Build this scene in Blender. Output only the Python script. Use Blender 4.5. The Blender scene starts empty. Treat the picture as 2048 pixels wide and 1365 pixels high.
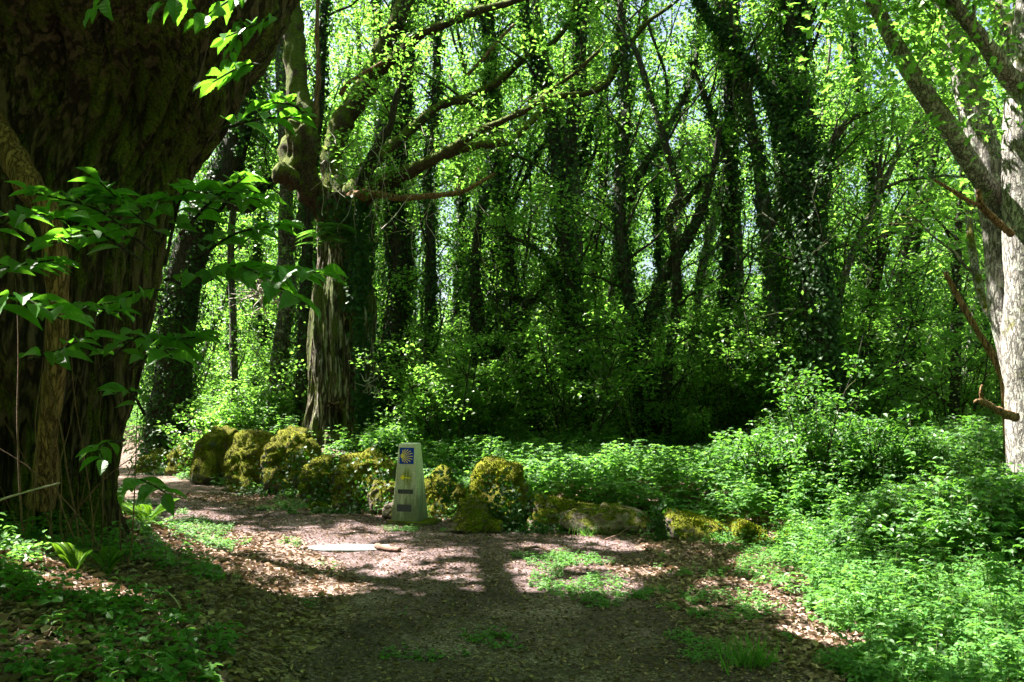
import bpy, math
import numpy as np
from mathutils import Vector
rng = np.random.default_rng(11)
SC = bpy.context.scene
COL = SC.collection
# ------------------------------------------------------------------ camera
F = 1600.0                     # focal length in pixels of the 2048 px wide photograph
EYE = 1.6
HOR = 800.0
cd = bpy.data.cameras.new('camera'); cam = bpy.data.objects.new('camera', cd); COL.objects.link(cam)
cam.location = (0, 0, EYE); cam.rotation_euler = (math.radians(90), 0, 0)
cd.sensor_width = 36; cd.lens = 36 * F / 2048; cd.shift_y = (HOR - 682.5) / 2048
cd.clip_start = 0.05; cd.clip_end = 2000
SC.camera = cam
# ------------------------------------------------------------------ light
SUN_EL = math.radians(58); SUN_AZ = math.radians(-64)
TS = np.array([math.sin(SUN_AZ) * math.cos(SUN_EL), math.cos(SUN_AZ) * math.cos(SUN_EL), math.sin(SUN_EL)])
w = bpy.data.worlds.new("World"); SC.world = w; w.use_nodes = True
nt = w.node_tree; nt.nodes.clear()
sky = nt.nodes.new('ShaderNodeTexSky'); sky.sky_type = 'NISHITA'; sky.sun_disc = False
sky.sun_elevation = SUN_EL; sky.sun_rotation = SUN_AZ; sky.dust_density = 4.0
bg = nt.nodes.new('ShaderNodeBackground'); bg.inputs[1].default_value = 0.04
wo = nt.nodes.new('ShaderNodeOutputWorld')
nt.links.new(sky.outputs[0], bg.inputs[0]); nt.links.new(bg.outputs[0], wo.inputs[0])
sl = bpy.data.lights.new('sun', 'SUN'); sl.energy = 5.0; sl.angle = math.radians(0.5); sl.color = (1, .95, .86)
so = bpy.data.objects.new('sun', sl); COL.objects.link(so)
so.rotation_euler = Vector(TS).to_track_quat('Z', 'Y').to_euler()
SC.view_settings.view_transform = 'Standard'; SC.view_settings.look = 'None'
SC.view_settings.gamma = 1; SC.view_settings.use_curve_mapping = False
SC.view_settings.exposure = 3.0
cy = SC.cycles
cy.max_bounces = 5; cy.diffuse_bounces = 2; cy.transmission_bounces = 3; cy.glossy_bounces = 2
cy.caustics_reflective = False; cy.caustics_refractive = False
cy.use_denoising = True; cy.use_adaptive_sampling = True; cy.adaptive_threshold = 0.015
cy.sample_clamp_indirect = 6

# ------------------------------------------------------------------ helpers
def P(u, v, Y, dy=0.0):
    return np.array([(u - 1024) / F * Y, Y + dy, EYE - (v - HOR) / F * Y])

def _h(i, j, k, s):
    n = (i * 374761393 + j * 668265263 + k * 1274126177 + s * 974634777) & 0xFFFFFFFF
    n = ((n ^ (n >> 13)) * 1103515245 + 12345) & 0xFFFFFFFF
    n = ((n ^ (n >> 16)) * 2246822519) & 0xFFFFFFFF
    return ((n ^ (n >> 15)) & 0xFFFFFF) / 8388607.5 - 1.0

def vn(p, seed=0):
    p = np.asarray(p, float); f = np.floor(p).astype(np.int64); t = p - f; t = t * t * (3 - 2 * t)
    i, j, k = f[..., 0], f[..., 1], f[..., 2]; x, y, z = t[..., 0], t[..., 1], t[..., 2]
    r = 0
    for a in (0, 1):
        for b in (0, 1):
            for c in (0, 1):
                r = r + _h(i + a, j + b, k + c, seed) * (x if a else 1 - x) * (y if b else 1 - y) * (z if c else 1 - z)
    return r

def fbm(p, o=4, seed=0):
    r = 0; a = 1.0; p = np.asarray(p, float)
    for q in range(o):
        r = r + a * vn(p * 2 ** q, seed + q); a *= .5
    return r

def n2(x, y, f, seed=0, o=2):
    return fbm(np.stack([x * f, y * f, np.zeros_like(x) + seed * 3.7], -1), o, seed)

def sm(t):
    t = np.clip(t, 0, 1); return t * t * (3 - 2 * t)

def nrm(a):
    return a / np.maximum(np.linalg.norm(a, axis=-1, keepdims=True), 1e-9)

class MB:
    def __init__(s): s.v = []; s.n = 0; s.f = []; s.t = []
    def add(s, v, faces, tint=None):
        v = np.asarray(v, float).reshape(-1, 3)
        for fc in (faces if isinstance(faces, list) else [faces]):
            fc = np.asarray(fc, np.int64)
            if len(fc) == 0: continue
            s.f.append(fc + s.n)
            s.t.append(np.broadcast_to(np.asarray(0.5 if tint is None else tint, float), (len(fc),)))
        s.v.append(v); s.n += len(v)
    def build(s, name, mat, parent=None, smooth=True, loc=None):
        me = bpy.data.meshes.new(name)
        if s.n:
            V = np.concatenate(s.v)
            if loc is not None: V = V - np.asarray(loc)
            tot = np.concatenate([np.full(len(f), f.shape[1]) for f in s.f]); idx = np.concatenate([f.ravel() for f in s.f])
            me.vertices.add(len(V)); me.vertices.foreach_set('co', V.astype(np.float32).ravel())
            me.loops.add(len(idx)); me.loops.foreach_set('vertex_index', idx.astype(np.int32))
            me.polygons.add(len(tot)); me.polygons.foreach_set('loop_start', (np.cumsum(tot) - tot).astype(np.int32))
            me.polygons.foreach_set('loop_total', tot.astype(np.int32))
            me.polygons.foreach_set('use_smooth', np.full(len(tot), smooth))
            at = me.attributes.new('tint', 'FLOAT', 'FACE'); at.data.foreach_set('value', np.concatenate(s.t).astype(np.float32))
            me.update(calc_edges=True)
        me.materials.append(mat)
        o = bpy.data.objects.new(name, me); COL.objects.link(o)
        if parent is not None: o.parent = parent
        return o

def tag(o, label=None, cat=None, group=None, kind=None):
    if label: o['label'] = label
    if cat: o['category'] = cat
    if group: o['group'] = group
    if kind: o['kind'] = kind
    return o

def empty(name, loc, label, cat, group=None):
    o = bpy.data.objects.new(name, None); o.location = loc; COL.objects.link(o); o.empty_display_size = .2
    return tag(o, label, cat, group)

def copy_tree(o):
    c = o.copy(); COL.objects.link(c)
    for ch in o.children:
        d = ch.copy(); COL.objects.link(d); d.parent = c
    return c

def spline(pts, per=6):
    pts = np.asarray(pts, float)
    if len(pts) < 3:
        t = np.linspace(0, 1, per * 2)[:, None]; return pts[0] * (1 - t) + pts[-1] * t
    q = np.vstack([2 * pts[0] - pts[1], pts, 2 * pts[-1] - pts[-2]]); out = []
    for i in range(1, len(q) - 2):
        t = np.linspace(0, 1, per, endpoint=False)[:, None]
        a, b, c, d = q[i - 1], q[i], q[i + 1], q[i + 2]
        out.append(.5 * ((2 * b) + (-a + c) * t + (2 * a - 5 * b + 4 * c - d) * t * t + (-a + 3 * b - 3 * c + d) * t ** 3))
    out.append(pts[-1:]); return np.vstack(out)

def frames(path):
    T = nrm(np.gradient(path, axis=0)); N = np.zeros_like(path)
    a = np.array([1., 0, 0]) if abs(T[0, 0]) < .8 else np.array([0, 1., 0])
    n = nrm(a - T[0] * (a @ T[0]))
    for i in range(len(path)):
        n = nrm(n - T[i] * (n @ T[i])); N[i] = n
    return T, N, np.cross(T, N)

def tube(mb, path, rad, sides=8, rough=0.0, rf=3.0, seed=0, tint=None, cap=True):
    path = np.asarray(path, float); n = len(path); T, N, B = frames(path)
    rad = np.broadcast_to(np.asarray(rad, float), (n,))
    a = np.linspace(0, 2 * np.pi, sides, endpoint=False)
    D = N[:, None] * np.cos(a)[None, :, None] + B[:, None] * np.sin(a)[None, :, None]
    R = np.broadcast_to(rad[:, None], (n, sides)).copy()
    if rough:
        q = path[:, None] + D * R[..., None]
        R = R * (1 + rough * fbm(q * rf * np.array([1, 1, .35]), 3, seed))
    V = path[:, None] + D * R[..., None]
    i = np.arange(n - 1)[:, None] * sides; j = np.arange(sides)[None]; k = (j + 1) % sides
    f = np.stack([i + j, i + k, i + sides + k, i + sides + j], -1).reshape(-1, 4)
    V = V.reshape(-1, 3); fs = [f]
    if cap:
        V = np.vstack([V, path[-1], path[0]]); b = (n - 1) * sides; jj = np.arange(sides); kk = (jj + 1) % sides
        fs.append(np.stack([b + jj, b + kk, np.full(sides, n * sides)], -1))
        fs.append(np.stack([kk, jj, np.full(sides, n * sides + 1)], -1))
    mb.add(V, fs, tint)

# leaf templates: (verts x,y,z ; faces)
def ell_leaf(n, serr=0.0, droop=.15, fold=.12, peak=.5):
    ys = np.linspace(0, 1, n + 1); V = []; fs = []
    wv = (np.sin(np.pi * ys ** (math.log(.5) / math.log(peak)))) * .5
    for i, y in enumerate(ys):
        z = -droop * y * y + .06 * y
        wd = max(wv[i], .012); s = serr if i % 2 else 0
        V += [(-wd - s * wd, y, z + fold * wd * 2 - s * .02), (0, y, z), (wd + s * wd, y, z + fold * wd * 2 - s * .02)]
    for i in range(n):
        a = 3 * i; fs += [(a, a + 1, a + 4, a + 3), (a + 1, a + 2, a + 5, a + 4)]
    return np.array(V), np.array(fs)
DIA = (np.array([(0, 0, 0), (-.5, .45, .07), (0, 1, -.12), (.5, .45, .07), (0, .5, 0)], float), np.array([(0, 4, 1), (1, 4, 2), (0, 3, 4), (3, 2, 4)]))
DIA2 = (np.array([(0, 0, 0), (-.5, .5, .06), (0, 1, -.1), (.5, .5, .06)], float), np.array([(0, 2, 1), (0, 3, 2)]))
STEM = (np.array([(-.5, 0, 0), (.5, 0, 0), (0, 0, .8), (-.25, 1, 0), (.25, 1, 0), (0, 1, .4)], float), np.array([(0, 1, 4, 3), (1, 2, 5, 4), (2, 0, 3, 5)]))
MID = ell_leaf(3, 0, .2, .15)
OAK = (np.array([(0, 0, 0), (-.25, .25, .03), (-.12, .35, .02), (-.5, .6, .06), (-.25, .7, .03), (-.3, .9, 0), (0, 1, -.12), (.3, .9, 0), (.25, .7, .03), (.5, .6, .06), (.12, .35, .02), (.25, .25, .03), (0, .6, -.02)], float),
       np.array([(0, 2, 1), (0, 12, 2), (2, 12, 3), (12, 4, 3), (12, 5, 4), (12, 6, 5), (12, 7, 6), (12, 8, 7), (12, 9, 8), (12, 10, 9), (0, 10, 12), (0, 11, 10)]))
CHEST = ell_leaf(14, .16, .28, .14, .52)
CURL = (np.array([(0, 0, .1), (-.45, .3, .22), (-.3, .75, .3), (0, 1.0, .12), (.3, .75, .22), (.45, .3, .3), (0, .5, 0)], float), np.array([(0, 6, 1), (1, 6, 2), (2, 6, 3), (3, 6, 4), (4, 6, 5), (5, 6, 0)]))
BLADE = (np.array([(-.5, 0, 0), (.5, 0, 0), (.3, .55, .05), (-.3, .55, .05), (0, 1, -.15)], float), [np.array([(0, 1, 2, 3)]), np.array([(3, 2, 4)])])

def leaves(mb, pos, dr, up, L, wr, tpl, tint=None):
    pos = np.asarray(pos, float); n = len(pos)
    if n == 0: return
    tv, tf = tpl; k = len(tv)
    y = nrm(np.broadcast_to(dr, (n, 3)).astype(float)); z = np.broadcast_to(up, (n, 3)) - 0
    z = nrm(z - y * (z * y).sum(1, keepdims=True) + 1e-6); x = np.cross(y, z)
    L = np.broadcast_to(np.asarray(L, float), (n,))[:, None, None]; wr = np.broadcast_to(np.asarray(wr, float), (n,))[:, None, None]
    V = pos[:, None] + L * (tv[None, :, 0:1] * wr * x[:, None] + tv[None, :, 1:2] * y[:, None] + tv[None, :, 2:3] * (wr if tpl is STEM else 1.0) * z[:, None])
    tint = rng.random(n) if tint is None else np.broadcast_to(tint, (n,))
    off = (np.arange(n) * k)[:, None, None]; first = True
    for fc in (tf if isinstance(tf, list) else [tf]):
        ff = (off + fc[None]).reshape(-1, fc.shape[1])
        if first: base = mb.n; mb.add(V, ff, np.repeat(tint, len(fc))); first = False
        else: mb.f.append(ff + base); mb.t.append(np.repeat(tint, len(fc)))

def rnd(n, s=1.0): return rng.normal(0, s, (n, 3))

# ------------------------------------------------------------------ terrain
XB_Y = [0, 3, 4.5, 6.4, 8.5, 10, 10.8, 11.5, 12.2, 14]
XB_X = [-.9, -.75, -.95, -1.75, -3.0, -4.2, -5.3, -7, -14, -60]
WX = [-30, -14, -9.5, -7, -5, -3.4, -2.5, -1.3, -.2, 1.2, 2.1, 3.35, 5, 9, 30]
WY = [34, 24, 20, 17, 14.8, 13.3, 12.5, 10.9, 10.5, 9.9, 9.4, 9.1, 8.3, 7.5, 7.0]
def wall_d(x, y): return (y - np.interp(x, WX, WY)) * .75
def bank_d(x, y): return (np.interp(y, XB_Y, XB_X) - x) * .85
def hgt(x, y, noise=True):
    x = np.asarray(x, float); y = np.asarray(y, float)
    d = wall_d(x, y); h = (.3 + .45 * sm((-x - .5) / 4)) * sm(d / 1.3) + .017 * np.clip(d, 0, 55)
    b = np.clip(bank_d(x, y), 0, 30); h = h + .98 * (1 - np.exp(-(b / 1.75) ** 1.4)) * sm((12 - y) / 1.5)
    far = np.hypot(x, y); h = h + sm((far - 70) / 200) * 6
    if noise: h = h + .03 * n2(x, y, 1.1, 5, 3) * (1 + .8 * sm(b)) * sm(far / 2)
    return h
def G(x, y, dz=0.0): return np.array([x, y, float(hgt(x, y)) + dz])
def path_mask(x, y):
    px = [.55, .4, .1, -.5, -1.3, -2.2]; py = [0, 3, 6, 8, 9.2, 10]
    c = np.interp(y, py, px); d1 = np.where(y < 9.6, 1.25 + .1 * (y < 5) - np.abs(x - c), -9)
    yc = np.interp(x, [-30, -14, -9, -6, -4, -2, 0, 1.6], [16, 15.5, 13.6, 12.0, 11.0, 9.9, 8.9, 8.4])
    d2 = np.where(x < 1.4, np.interp(x, [-6, -2, 1.4], [.75, 1.1, .7]) - np.abs(y - yc), -9)
    return np.maximum(d1, d2) + .22 * n2(x, y, 1.6, 9, 2)

# sun patches on the ground, read from the photograph (u, v, half width, half height, strength)
PATCH = [(430, 1068, 140, 13, .8), (560, 1090, 210, 16, 1.3), (700, 1112, 150, 20, 1.4), (760, 1150, 190, 22, .75), (640, 1180, 110, 22, .9), (760, 1213, 80, 9, 1.0), (650, 1243, 90, 14, .8),
         (950, 1150, 160, 18, .8), (1010, 1185, 130, 12, .7), (1160, 1130, 70, 17, 1.1), (1080, 1150, 70, 22, .9), (1160, 1180, 100, 20, .75), (1300, 1150, 110, 12, .75), (1310, 1185, 110, 16, .9), (1240, 1217, 120, 12, .8),
         (1260, 1095, 70, 8, .9), (1190, 1083, 50, 5, .7), (1060, 1100, 60, 6, .6), (1500, 1130, 110, 16, .8), (1540, 1195, 90, 24, 1.2), (1600, 1275, 110, 26, 1.1), (1440, 1340, 45, 9, 1), (1700, 1300, 80, 14, .7), (1560, 1160, 90, 35, .7),
         (1610, 1066, 110, 26, 1.5), (1690, 1190, 160, 70, .62), (1850, 1230, 220, 120, .58), (1900, 1050, 240, 110, .58), (1650, 1130, 120, 60, .7), (450, 1140, 130, 40, .62), (560, 1200, 90, 26, .62), (400, 1085, 80, 25, .7), (930, 1205, 60, 5, .6), (900, 1228, 40, 5, .7),
         (150, 1310, 60, 20, .8), (220, 1345, 60, 14, .8), (700, 1060, 160, 7, .6), (420, 1035, 90, 6, .7), (860, 1110, 110, 9, .5), (1840, 1340, 90, 30, .5), (60, 900, 60, 40, .9), (1400, 1160, 60, 14, .6)]
def lit(g):
    """g: ground points; True where a gap is shaped into the crowns above for the sun"""
    yy = np.maximum(g[:, 1], .5); u = 1024 + g[:, 0] / yy * F; v = HOR + (EYE - 0) / yy * F
    s = np.zeros(len(g))
    for (a, b, ru, rv, k) in PATCH:
        ru = ru * 1.15; rv = max(rv * 1.15, 12); k = max(k, .68) if rv < 50 else k
        s = np.maximum(s, k * np.exp(-.8 * (((u - a) / ru) ** 2 + ((v - b) / rv) ** 2) ** 1.3))
    nz = n2(g[:, 0], g[:, 1], 4.2, 21, 2)
    return s + .52 * nz > .47
# sunlit spots above ground: (u, v, depth, radius)
SPOT = [(990, 965, 10.2, .26), (975, 940, 10.2, .18), (545, 890, 13.8, .25), (470, 900, 14.2, .22), (560, 860, 13.8, .2), (630, 925, 12.6, .18), (720, 925, 12, .2), (1500, 1050, 9, .2), (1340, 1030, 9.2, .15), (345, 905, 17, .3), (870, 945, 10.8, .1),
        (130, 470, 4, .12), (20, 640, 3.1, .12), (620, 400, 4.4, .1), (575, 215, 4.5, .25), (450, 165, 4.5, .15), (300, 940, 8.5, .3), (60, 890, 5.2, .3), (60, 730, 6, .12), (95, 650, 5.5, .1), (640, 700, 15.5, .35), (630, 780, 15.5, .3), (570, 350, 15.3, .5),
        (800, 970, 10.2, .06), (1600, 700, 10.4, .5), (1630, 620, 10.4, .4), (1700, 760, 10.4, .4), (2010, 640, 8, .5), (2000, 760, 8, .5), (2030, 540, 8, .4), (1920, 150, 8.4, .3), (1960, 800, 8, .2)]
for (a, b) in ((1100, 950), (1200, 970), (1320, 960), (1420, 990), (1150, 915), (1000, 900), (1250, 920), (1380, 930), (1500, 960), (1550, 1000), (400, 830), (460, 800), (520, 830), (580, 820), (350, 850), (440, 850), (300, 820), (760, 860), (860, 870), (900, 900)):
    SPOT.append((a, b, 11.5 if a > 700 else 16.5, .5))

def open_shaft(pos, tight=1.0):
    g = pos - TS * (pos[:, 2] / TS[2])[:, None]
    k = ~(lit(g) & (pos[:, 2] > 2.2) & (g[:, 1] > 2.5) & (g[:, 1] < 14))
    for (a_, b_, c_, r_) in SPOT:
        s0 = P(a_, b_, c_); dv = pos - s0; t_ = dv @ TS; k &= ~((np.linalg.norm(dv - t_[:, None] * TS, axis=1) < r_ * 1.35) & (t_ > .8))
    return k

def in_shaft(x, y, r=.55):
    h = TS[:2] / np.linalg.norm(TS[:2])
    for (a_, b_, c_, r_) in SPOT:
        if c_ < 9.5: continue
        s0 = P(a_, b_, c_)[:2]; d = np.array([x, y]) - s0; t = d @ h
        if 0 < t < 11 and abs(d[0] * h[1] - d[1] * h[0]) < r: return True
    return False

# ------------------------------------------------------------------ materials
def nodes(name):
    m = bpy.data.materials.new(name); m.use_nodes = True; t = m.node_tree; t.nodes.clear()
    def N(tp, **kw):
        n = t.nodes.new('ShaderNode' + tp)
        for k, val in kw.items():
            if k in ('i',):
                for a, b in val.items(): n.inputs[a].default_value = b
            else: setattr(n, k, val)
        return n
    L = lambda a, b: t.links.new(a, b)
    out = N('OutputMaterial')
    return m, N, L, out
def ramp(N, L, src, stops):
    r = N('ValToRGB'); e = r.color_ramp.elements
    while len(e) < len(stops): e.new(.5)
    for q, (p, c) in zip(e, stops): q.position = p; q.color = (*c, 1)
    L(src, r.inputs[0]); return r.outputs[0]
def noise(N, L, vec, scale, detail=4, rough=.6, dist=0.0):
    n = N('TexNoise', i={'Scale': scale, 'Detail': detail, 'Roughness': rough, 'Distortion': dist}); L(vec, n.inputs['Vector']); return n.outputs[0]
def mixc(N, L, f, a, b, mode='MIX'):
    m = N('MixRGB', blend_type=mode)
    for s, val in ((0, f), (1, a), (2, b)):
        if isinstance(val, bpy.types.NodeSocket): L(val, m.inputs[s])
        else: m.inputs[s].default_value = val if s == 0 else (*val, 1)
    return m.outputs[0]
def mp(N, L, op, a, b=0.0, clamp=False):
    m = N('Math', operation=op, use_clamp=clamp)
    for s, val in ((0, a), (1, b)):
        if isinstance(val, bpy.types.NodeSocket): L(val, m.inputs[s])
        else: m.inputs[s].default_value = val
    return m.outputs[0]
def coords(N, L, scale=(1, 1, 1), kind='Object'):
    c = N('TexCoord'); m = N('Mapping'); m.inputs['Scale'].default_value = scale; L(c.outputs[kind], m.inputs[0]); return m.outputs[0]

def leaf_mat(name, c1, c2, tr, trans=.42, rough=.42, spec=.5, veins=False):
    m, N, L, out = nodes(name); a = N('Attribute', attribute_name='tint')
    col = mixc(N, L, a.outputs['Fac'], c1, c2)
    v = coords(N, L, (1, 1, 1)); nz = noise(N, L, v, 60 if veins else 25, 2)
    col = mixc(N, L, .25, col, ramp(N, L, nz, [(.35, (.3, .3, .25)), (.7, (1, 1, .9))]), 'MULTIPLY')
    p = N('BsdfPrincipled', i={'Roughness': rough, 'Specular IOR Level': spec}); L(col, p.inputs['Base Color'])
    t = N('BsdfTranslucent'); L(mixc(N, L, 1.0, mixc(N, L, a.outputs['Fac'], tr, tuple(x * 1.25 for x in tr)), (1, 1, 1), 'MULTIPLY'), t.inputs['Color'])
    if veins:
        b = N('Bump', i={'Strength': .35, 'Distance': .004}); L(nz, b.inputs['Height']); L(b.outputs[0], p.inputs['Normal'])
    x = N('MixShader'); x.inputs[0].default_value = trans; L(p.outputs[0], x.inputs[1]); L(t.outputs[0], x.inputs[2]); L(x.outputs[0], out.inputs[0]); return m

def bark_mat(name, dark, light, moss=(.05, .075, .008), amt=.5, sc=1.0, stretch=.22, bump=.6, lichen=0.0, gain=.35, dist=.03, cell=1):
    m, N, L, out = nodes(name); v = coords(N, L, (1, 1, stretch)); w_ = coords(N, L)
    a = noise(N, L, v, 14 * sc, 6, .7, .6); vo = N('TexVoronoi', feature='DISTANCE_TO_EDGE', i={'Scale': 22 * sc})
    L(mixc(N, L, .12, v, mixc(N, L, 1, a, (1, 1, 1), 'MULTIPLY')), vo.inputs['Vector'])
    crack = mp(N, L, 'MULTIPLY', vo.outputs[0], 6 if cell else 30, True); hh = mp(N, L, 'MULTIPLY', a, crack)
    col = ramp(N, L, mp(N, L, 'ADD', hh, mp(N, L, 'MULTIPLY', noise(N, L, w_, 3 * sc, 3), .35)), [(.18, dark), (.5, tuple((x + y) / 2 for x, y in zip(dark, light))), (.85, light)])
    if lichen: col = mixc(N, L, mp(N, L, 'MULTIPLY', ramp(N, L, noise(N, L, w_, 9 * sc, 5, .7), [(.55, (0, 0, 0)), (.62, (1, 1, 1))]), lichen), col, (.55, .58, .5))
    g = N('NewGeometry'); sx = N('SeparateXYZ'); L(g.outputs['Normal'], sx.inputs[0])
    mm = mp(N, L, 'ADD', noise(N, L, w_, 2.4 * sc, 6, .75), mp(N, L, 'MULTIPLY', sx.outputs[2], gain))
    mf = ramp(N, L, mp(N, L, 'ADD', mm, (amt - .5) * .6), [(.5, (0, 0, 0)), (.62, (1, 1, 1))])
    mc = ramp(N, L, noise(N, L, w_, 45, 3), [(.3, tuple(x * .35 for x in moss)), (.7, tuple(x * 1.5 for x in moss))])
    col = mixc(N, L, mf, col, mc)
    p = N('BsdfPrincipled', i={'Roughness': .9, 'Specular IOR Level': .2}); L(col, p.inputs['Base Color'])
    b = N('Bump', i={'Strength': bump, 'Distance': dist}); L(mp(N, L, 'ADD', hh, mp(N, L, 'MULTIPLY', noise(N, L, w_, 60, 3), .4)), b.inputs['Height']); L(b.outputs[0], p.inputs['Normal'])
    L(p.outputs[0], out.inputs[0]); return m

def furrow_mat(name, dark, mid, light, moss):
    m, N, L, out = nodes(name); w_ = coords(N, L); v1 = coords(N, L, (1, 1, .09)); v2 = coords(N, L, (1, 1, .22))
    wp = N('MixRGB', blend_type='ADD'); wp.inputs[0].default_value = .10; L(v1, wp.inputs[1]); nn = N('TexNoise', i={'Scale': 2.0, 'Detail': 3}); L(w_, nn.inputs['Vector']); L(nn.outputs['Color'], wp.inputs[2])
    a = noise(N, L, wp.outputs[0], 11, 3, .55); rd = mp(N, L, 'ABSOLUTE', mp(N, L, 'SUBTRACT', a, .5)); rd = mp(N, L, 'MULTIPLY', rd, 9, True)
    b = noise(N, L, v2, 34, 5, .75); h = mp(N, L, 'MULTIPLY', rd, mp(N, L, 'ADD', mp(N, L, 'MULTIPLY', b, 1.1), .1))
    col = ramp(N, L, h, [(.12, dark), (.42, mid), (.75, light)])
    col = mixc(N, L, ramp(N, L, noise(N, L, w_, 1.6, 4), [(.35, (.0, .0, .0)), (.6, (.75, .75, .75))]), col, mixc(N, L, .3, col, (.10, .05, .025)))
    g = N('NewGeometry'); sx = N('SeparateXYZ'); L(g.outputs['Normal'], sx.inputs[0]); mf = mp(N, L, 'ADD', noise(N, L, v2, 6, 7, .8), mp(N, L, 'MULTIPLY', sx.outputs[0], -.06)); mf = ramp(N, L, mp(N, L, 'ADD', mf, mp(N, L, 'MULTIPLY', noise(N, L, w_, .8, 3), .35)), [(.64, (0, 0, 0)), (.72, (1, 1, 1))])
    col = mixc(N, L, mf, col, ramp(N, L, noise(N, L, w_, 50, 4, .8), [(.35, tuple(x * .3 for x in moss)), (.65, tuple(x * 1.8 for x in moss))]))
    p = N('BsdfPrincipled', i={'Roughness': .85, 'Specular IOR Level': .3}); L(col, p.inputs['Base Color']); bu = N('Bump', i={'Strength': 1.0, 'Distance': .05}); L(mp(N, L, 'ADD', h, mp(N, L, 'MULTIPLY', noise(N, L, w_, 70, 4, .8), .5)), bu.inputs['Height']); L(bu.outputs[0], p.inputs['Normal']); L(p.outputs[0], out.inputs[0]); return m

def plain(name, col, rough=.8, c2=None, sc=8, bump=0.0, metal=0.0):
    m, N, L, out = nodes(name); p = N('BsdfPrincipled', i={'Roughness': rough, 'Metallic': metal}); w_ = coords(N, L)
    nz = noise(N, L, w_, sc, 5, .65); c = ramp(N, L, nz, [(.3, col), (.7, c2 or tuple(x * 1.25 for x in col))]); L(c, p.inputs['Base Color'])
    if bump: b = N('Bump', i={'Strength': bump, 'Distance': .02}); L(noise(N, L, w_, sc * 3, 5, .7), b.inputs['Height']); L(b.outputs[0], p.inputs['Normal'])
    L(p.outputs[0], out.inputs[0]); return m

def tint_mat(name, c1, c2, rough=.75, spec=.3):
    m, N, L, out = nodes(name); a = N('Attribute', attribute_name='tint'); p = N('BsdfPrincipled', i={'Roughness': rough, 'Specular IOR Level': spec})
    L(mixc(N, L, a.outputs['Fac'], c1, c2), p.inputs['Base Color']); L(p.outputs[0], out.inputs[0]); return m

def ground_mat(name, stops, fine=55, bump=.8, chip=.5):
    m, N, L, out = nodes(name); w_ = coords(N, L)
    vo = N('TexVoronoi', i={'Scale': fine, 'Randomness': 1.0}); L(w_, vo.inputs['Vector']); sx = N('SeparateColor'); L(vo.outputs['Color'], sx.inputs[0])
    a = mp(N, L, 'ADD', mp(N, L, 'MULTIPLY', sx.outputs[0], chip), mp(N, L, 'MULTIPLY', noise(N, L, w_, fine * .5, 8, .8), 1 - chip))
    b2 = mp(N, L, 'ADD', a, mp(N, L, 'MULTIPLY', mp(N, L, 'SUBTRACT', noise(N, L, w_, 1.3, 4), .5), .5))
    p = N('BsdfPrincipled', i={'Roughness': .95, 'Specular IOR Level': .15}); L(ramp(N, L, b2, stops), p.inputs['Base Color'])
    bu = N('Bump', i={'Strength': bump, 'Distance': .02}); L(a, bu.inputs['Height']); L(bu.outputs[0], p.inputs['Normal']); L(p.outputs[0], out.inputs[0]); return m

def rock_mat(name, stone1, stone2, moss1, moss2, amt):
    m, N, L, out = nodes(name); w_ = coords(N, L); g = N('NewGeometry'); sx = N('SeparateXYZ'); L(g.outputs['Normal'], sx.inputs[0])
    st = ramp(N, L, noise(N, L, w_, 7, 6, .7), [(.3, stone1), (.7, stone2)])
    ms = ramp(N, L, noise(N, L, w_, 38, 5, .75), [(.32, moss1), (.66, moss2)])
    ms = mixc(N, L, ramp(N, L, noise(N, L, w_, 5.5, 4, .7), [(.42, (1, 1, 1)), (.6, (0, 0, 0))]), ms, mixc(N, L, 1.0, ms, (.42, .36, .4), 'MULTIPLY'))
    f = mp(N, L, 'ADD', noise(N, L, w_, 3.2, 5, .7), mp(N, L, 'MULTIPLY', sx.outputs[2], .3)); f = ramp(N, L, mp(N, L, 'ADD', f, amt), [(.5, (0, 0, 0)), (.58, (1, 1, 1))])
    p = N('BsdfPrincipled', i={'Roughness': .95, 'Specular IOR Level': .15}); L(mixc(N, L, f, st, ms), p.inputs['Base Color'])
    b = N('Bump', i={'Strength': .9, 'Distance': .03}); L(mp(N, L, 'ADD', noise(N, L, w_, 30, 5, .75), mp(N, L, 'MULTIPLY', noise(N, L, w_, 110, 2), .4)), b.inputs['Height']); L(b.outputs[0], p.inputs['Normal'])
    L(p.outputs[0], out.inputs[0]); return m

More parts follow.
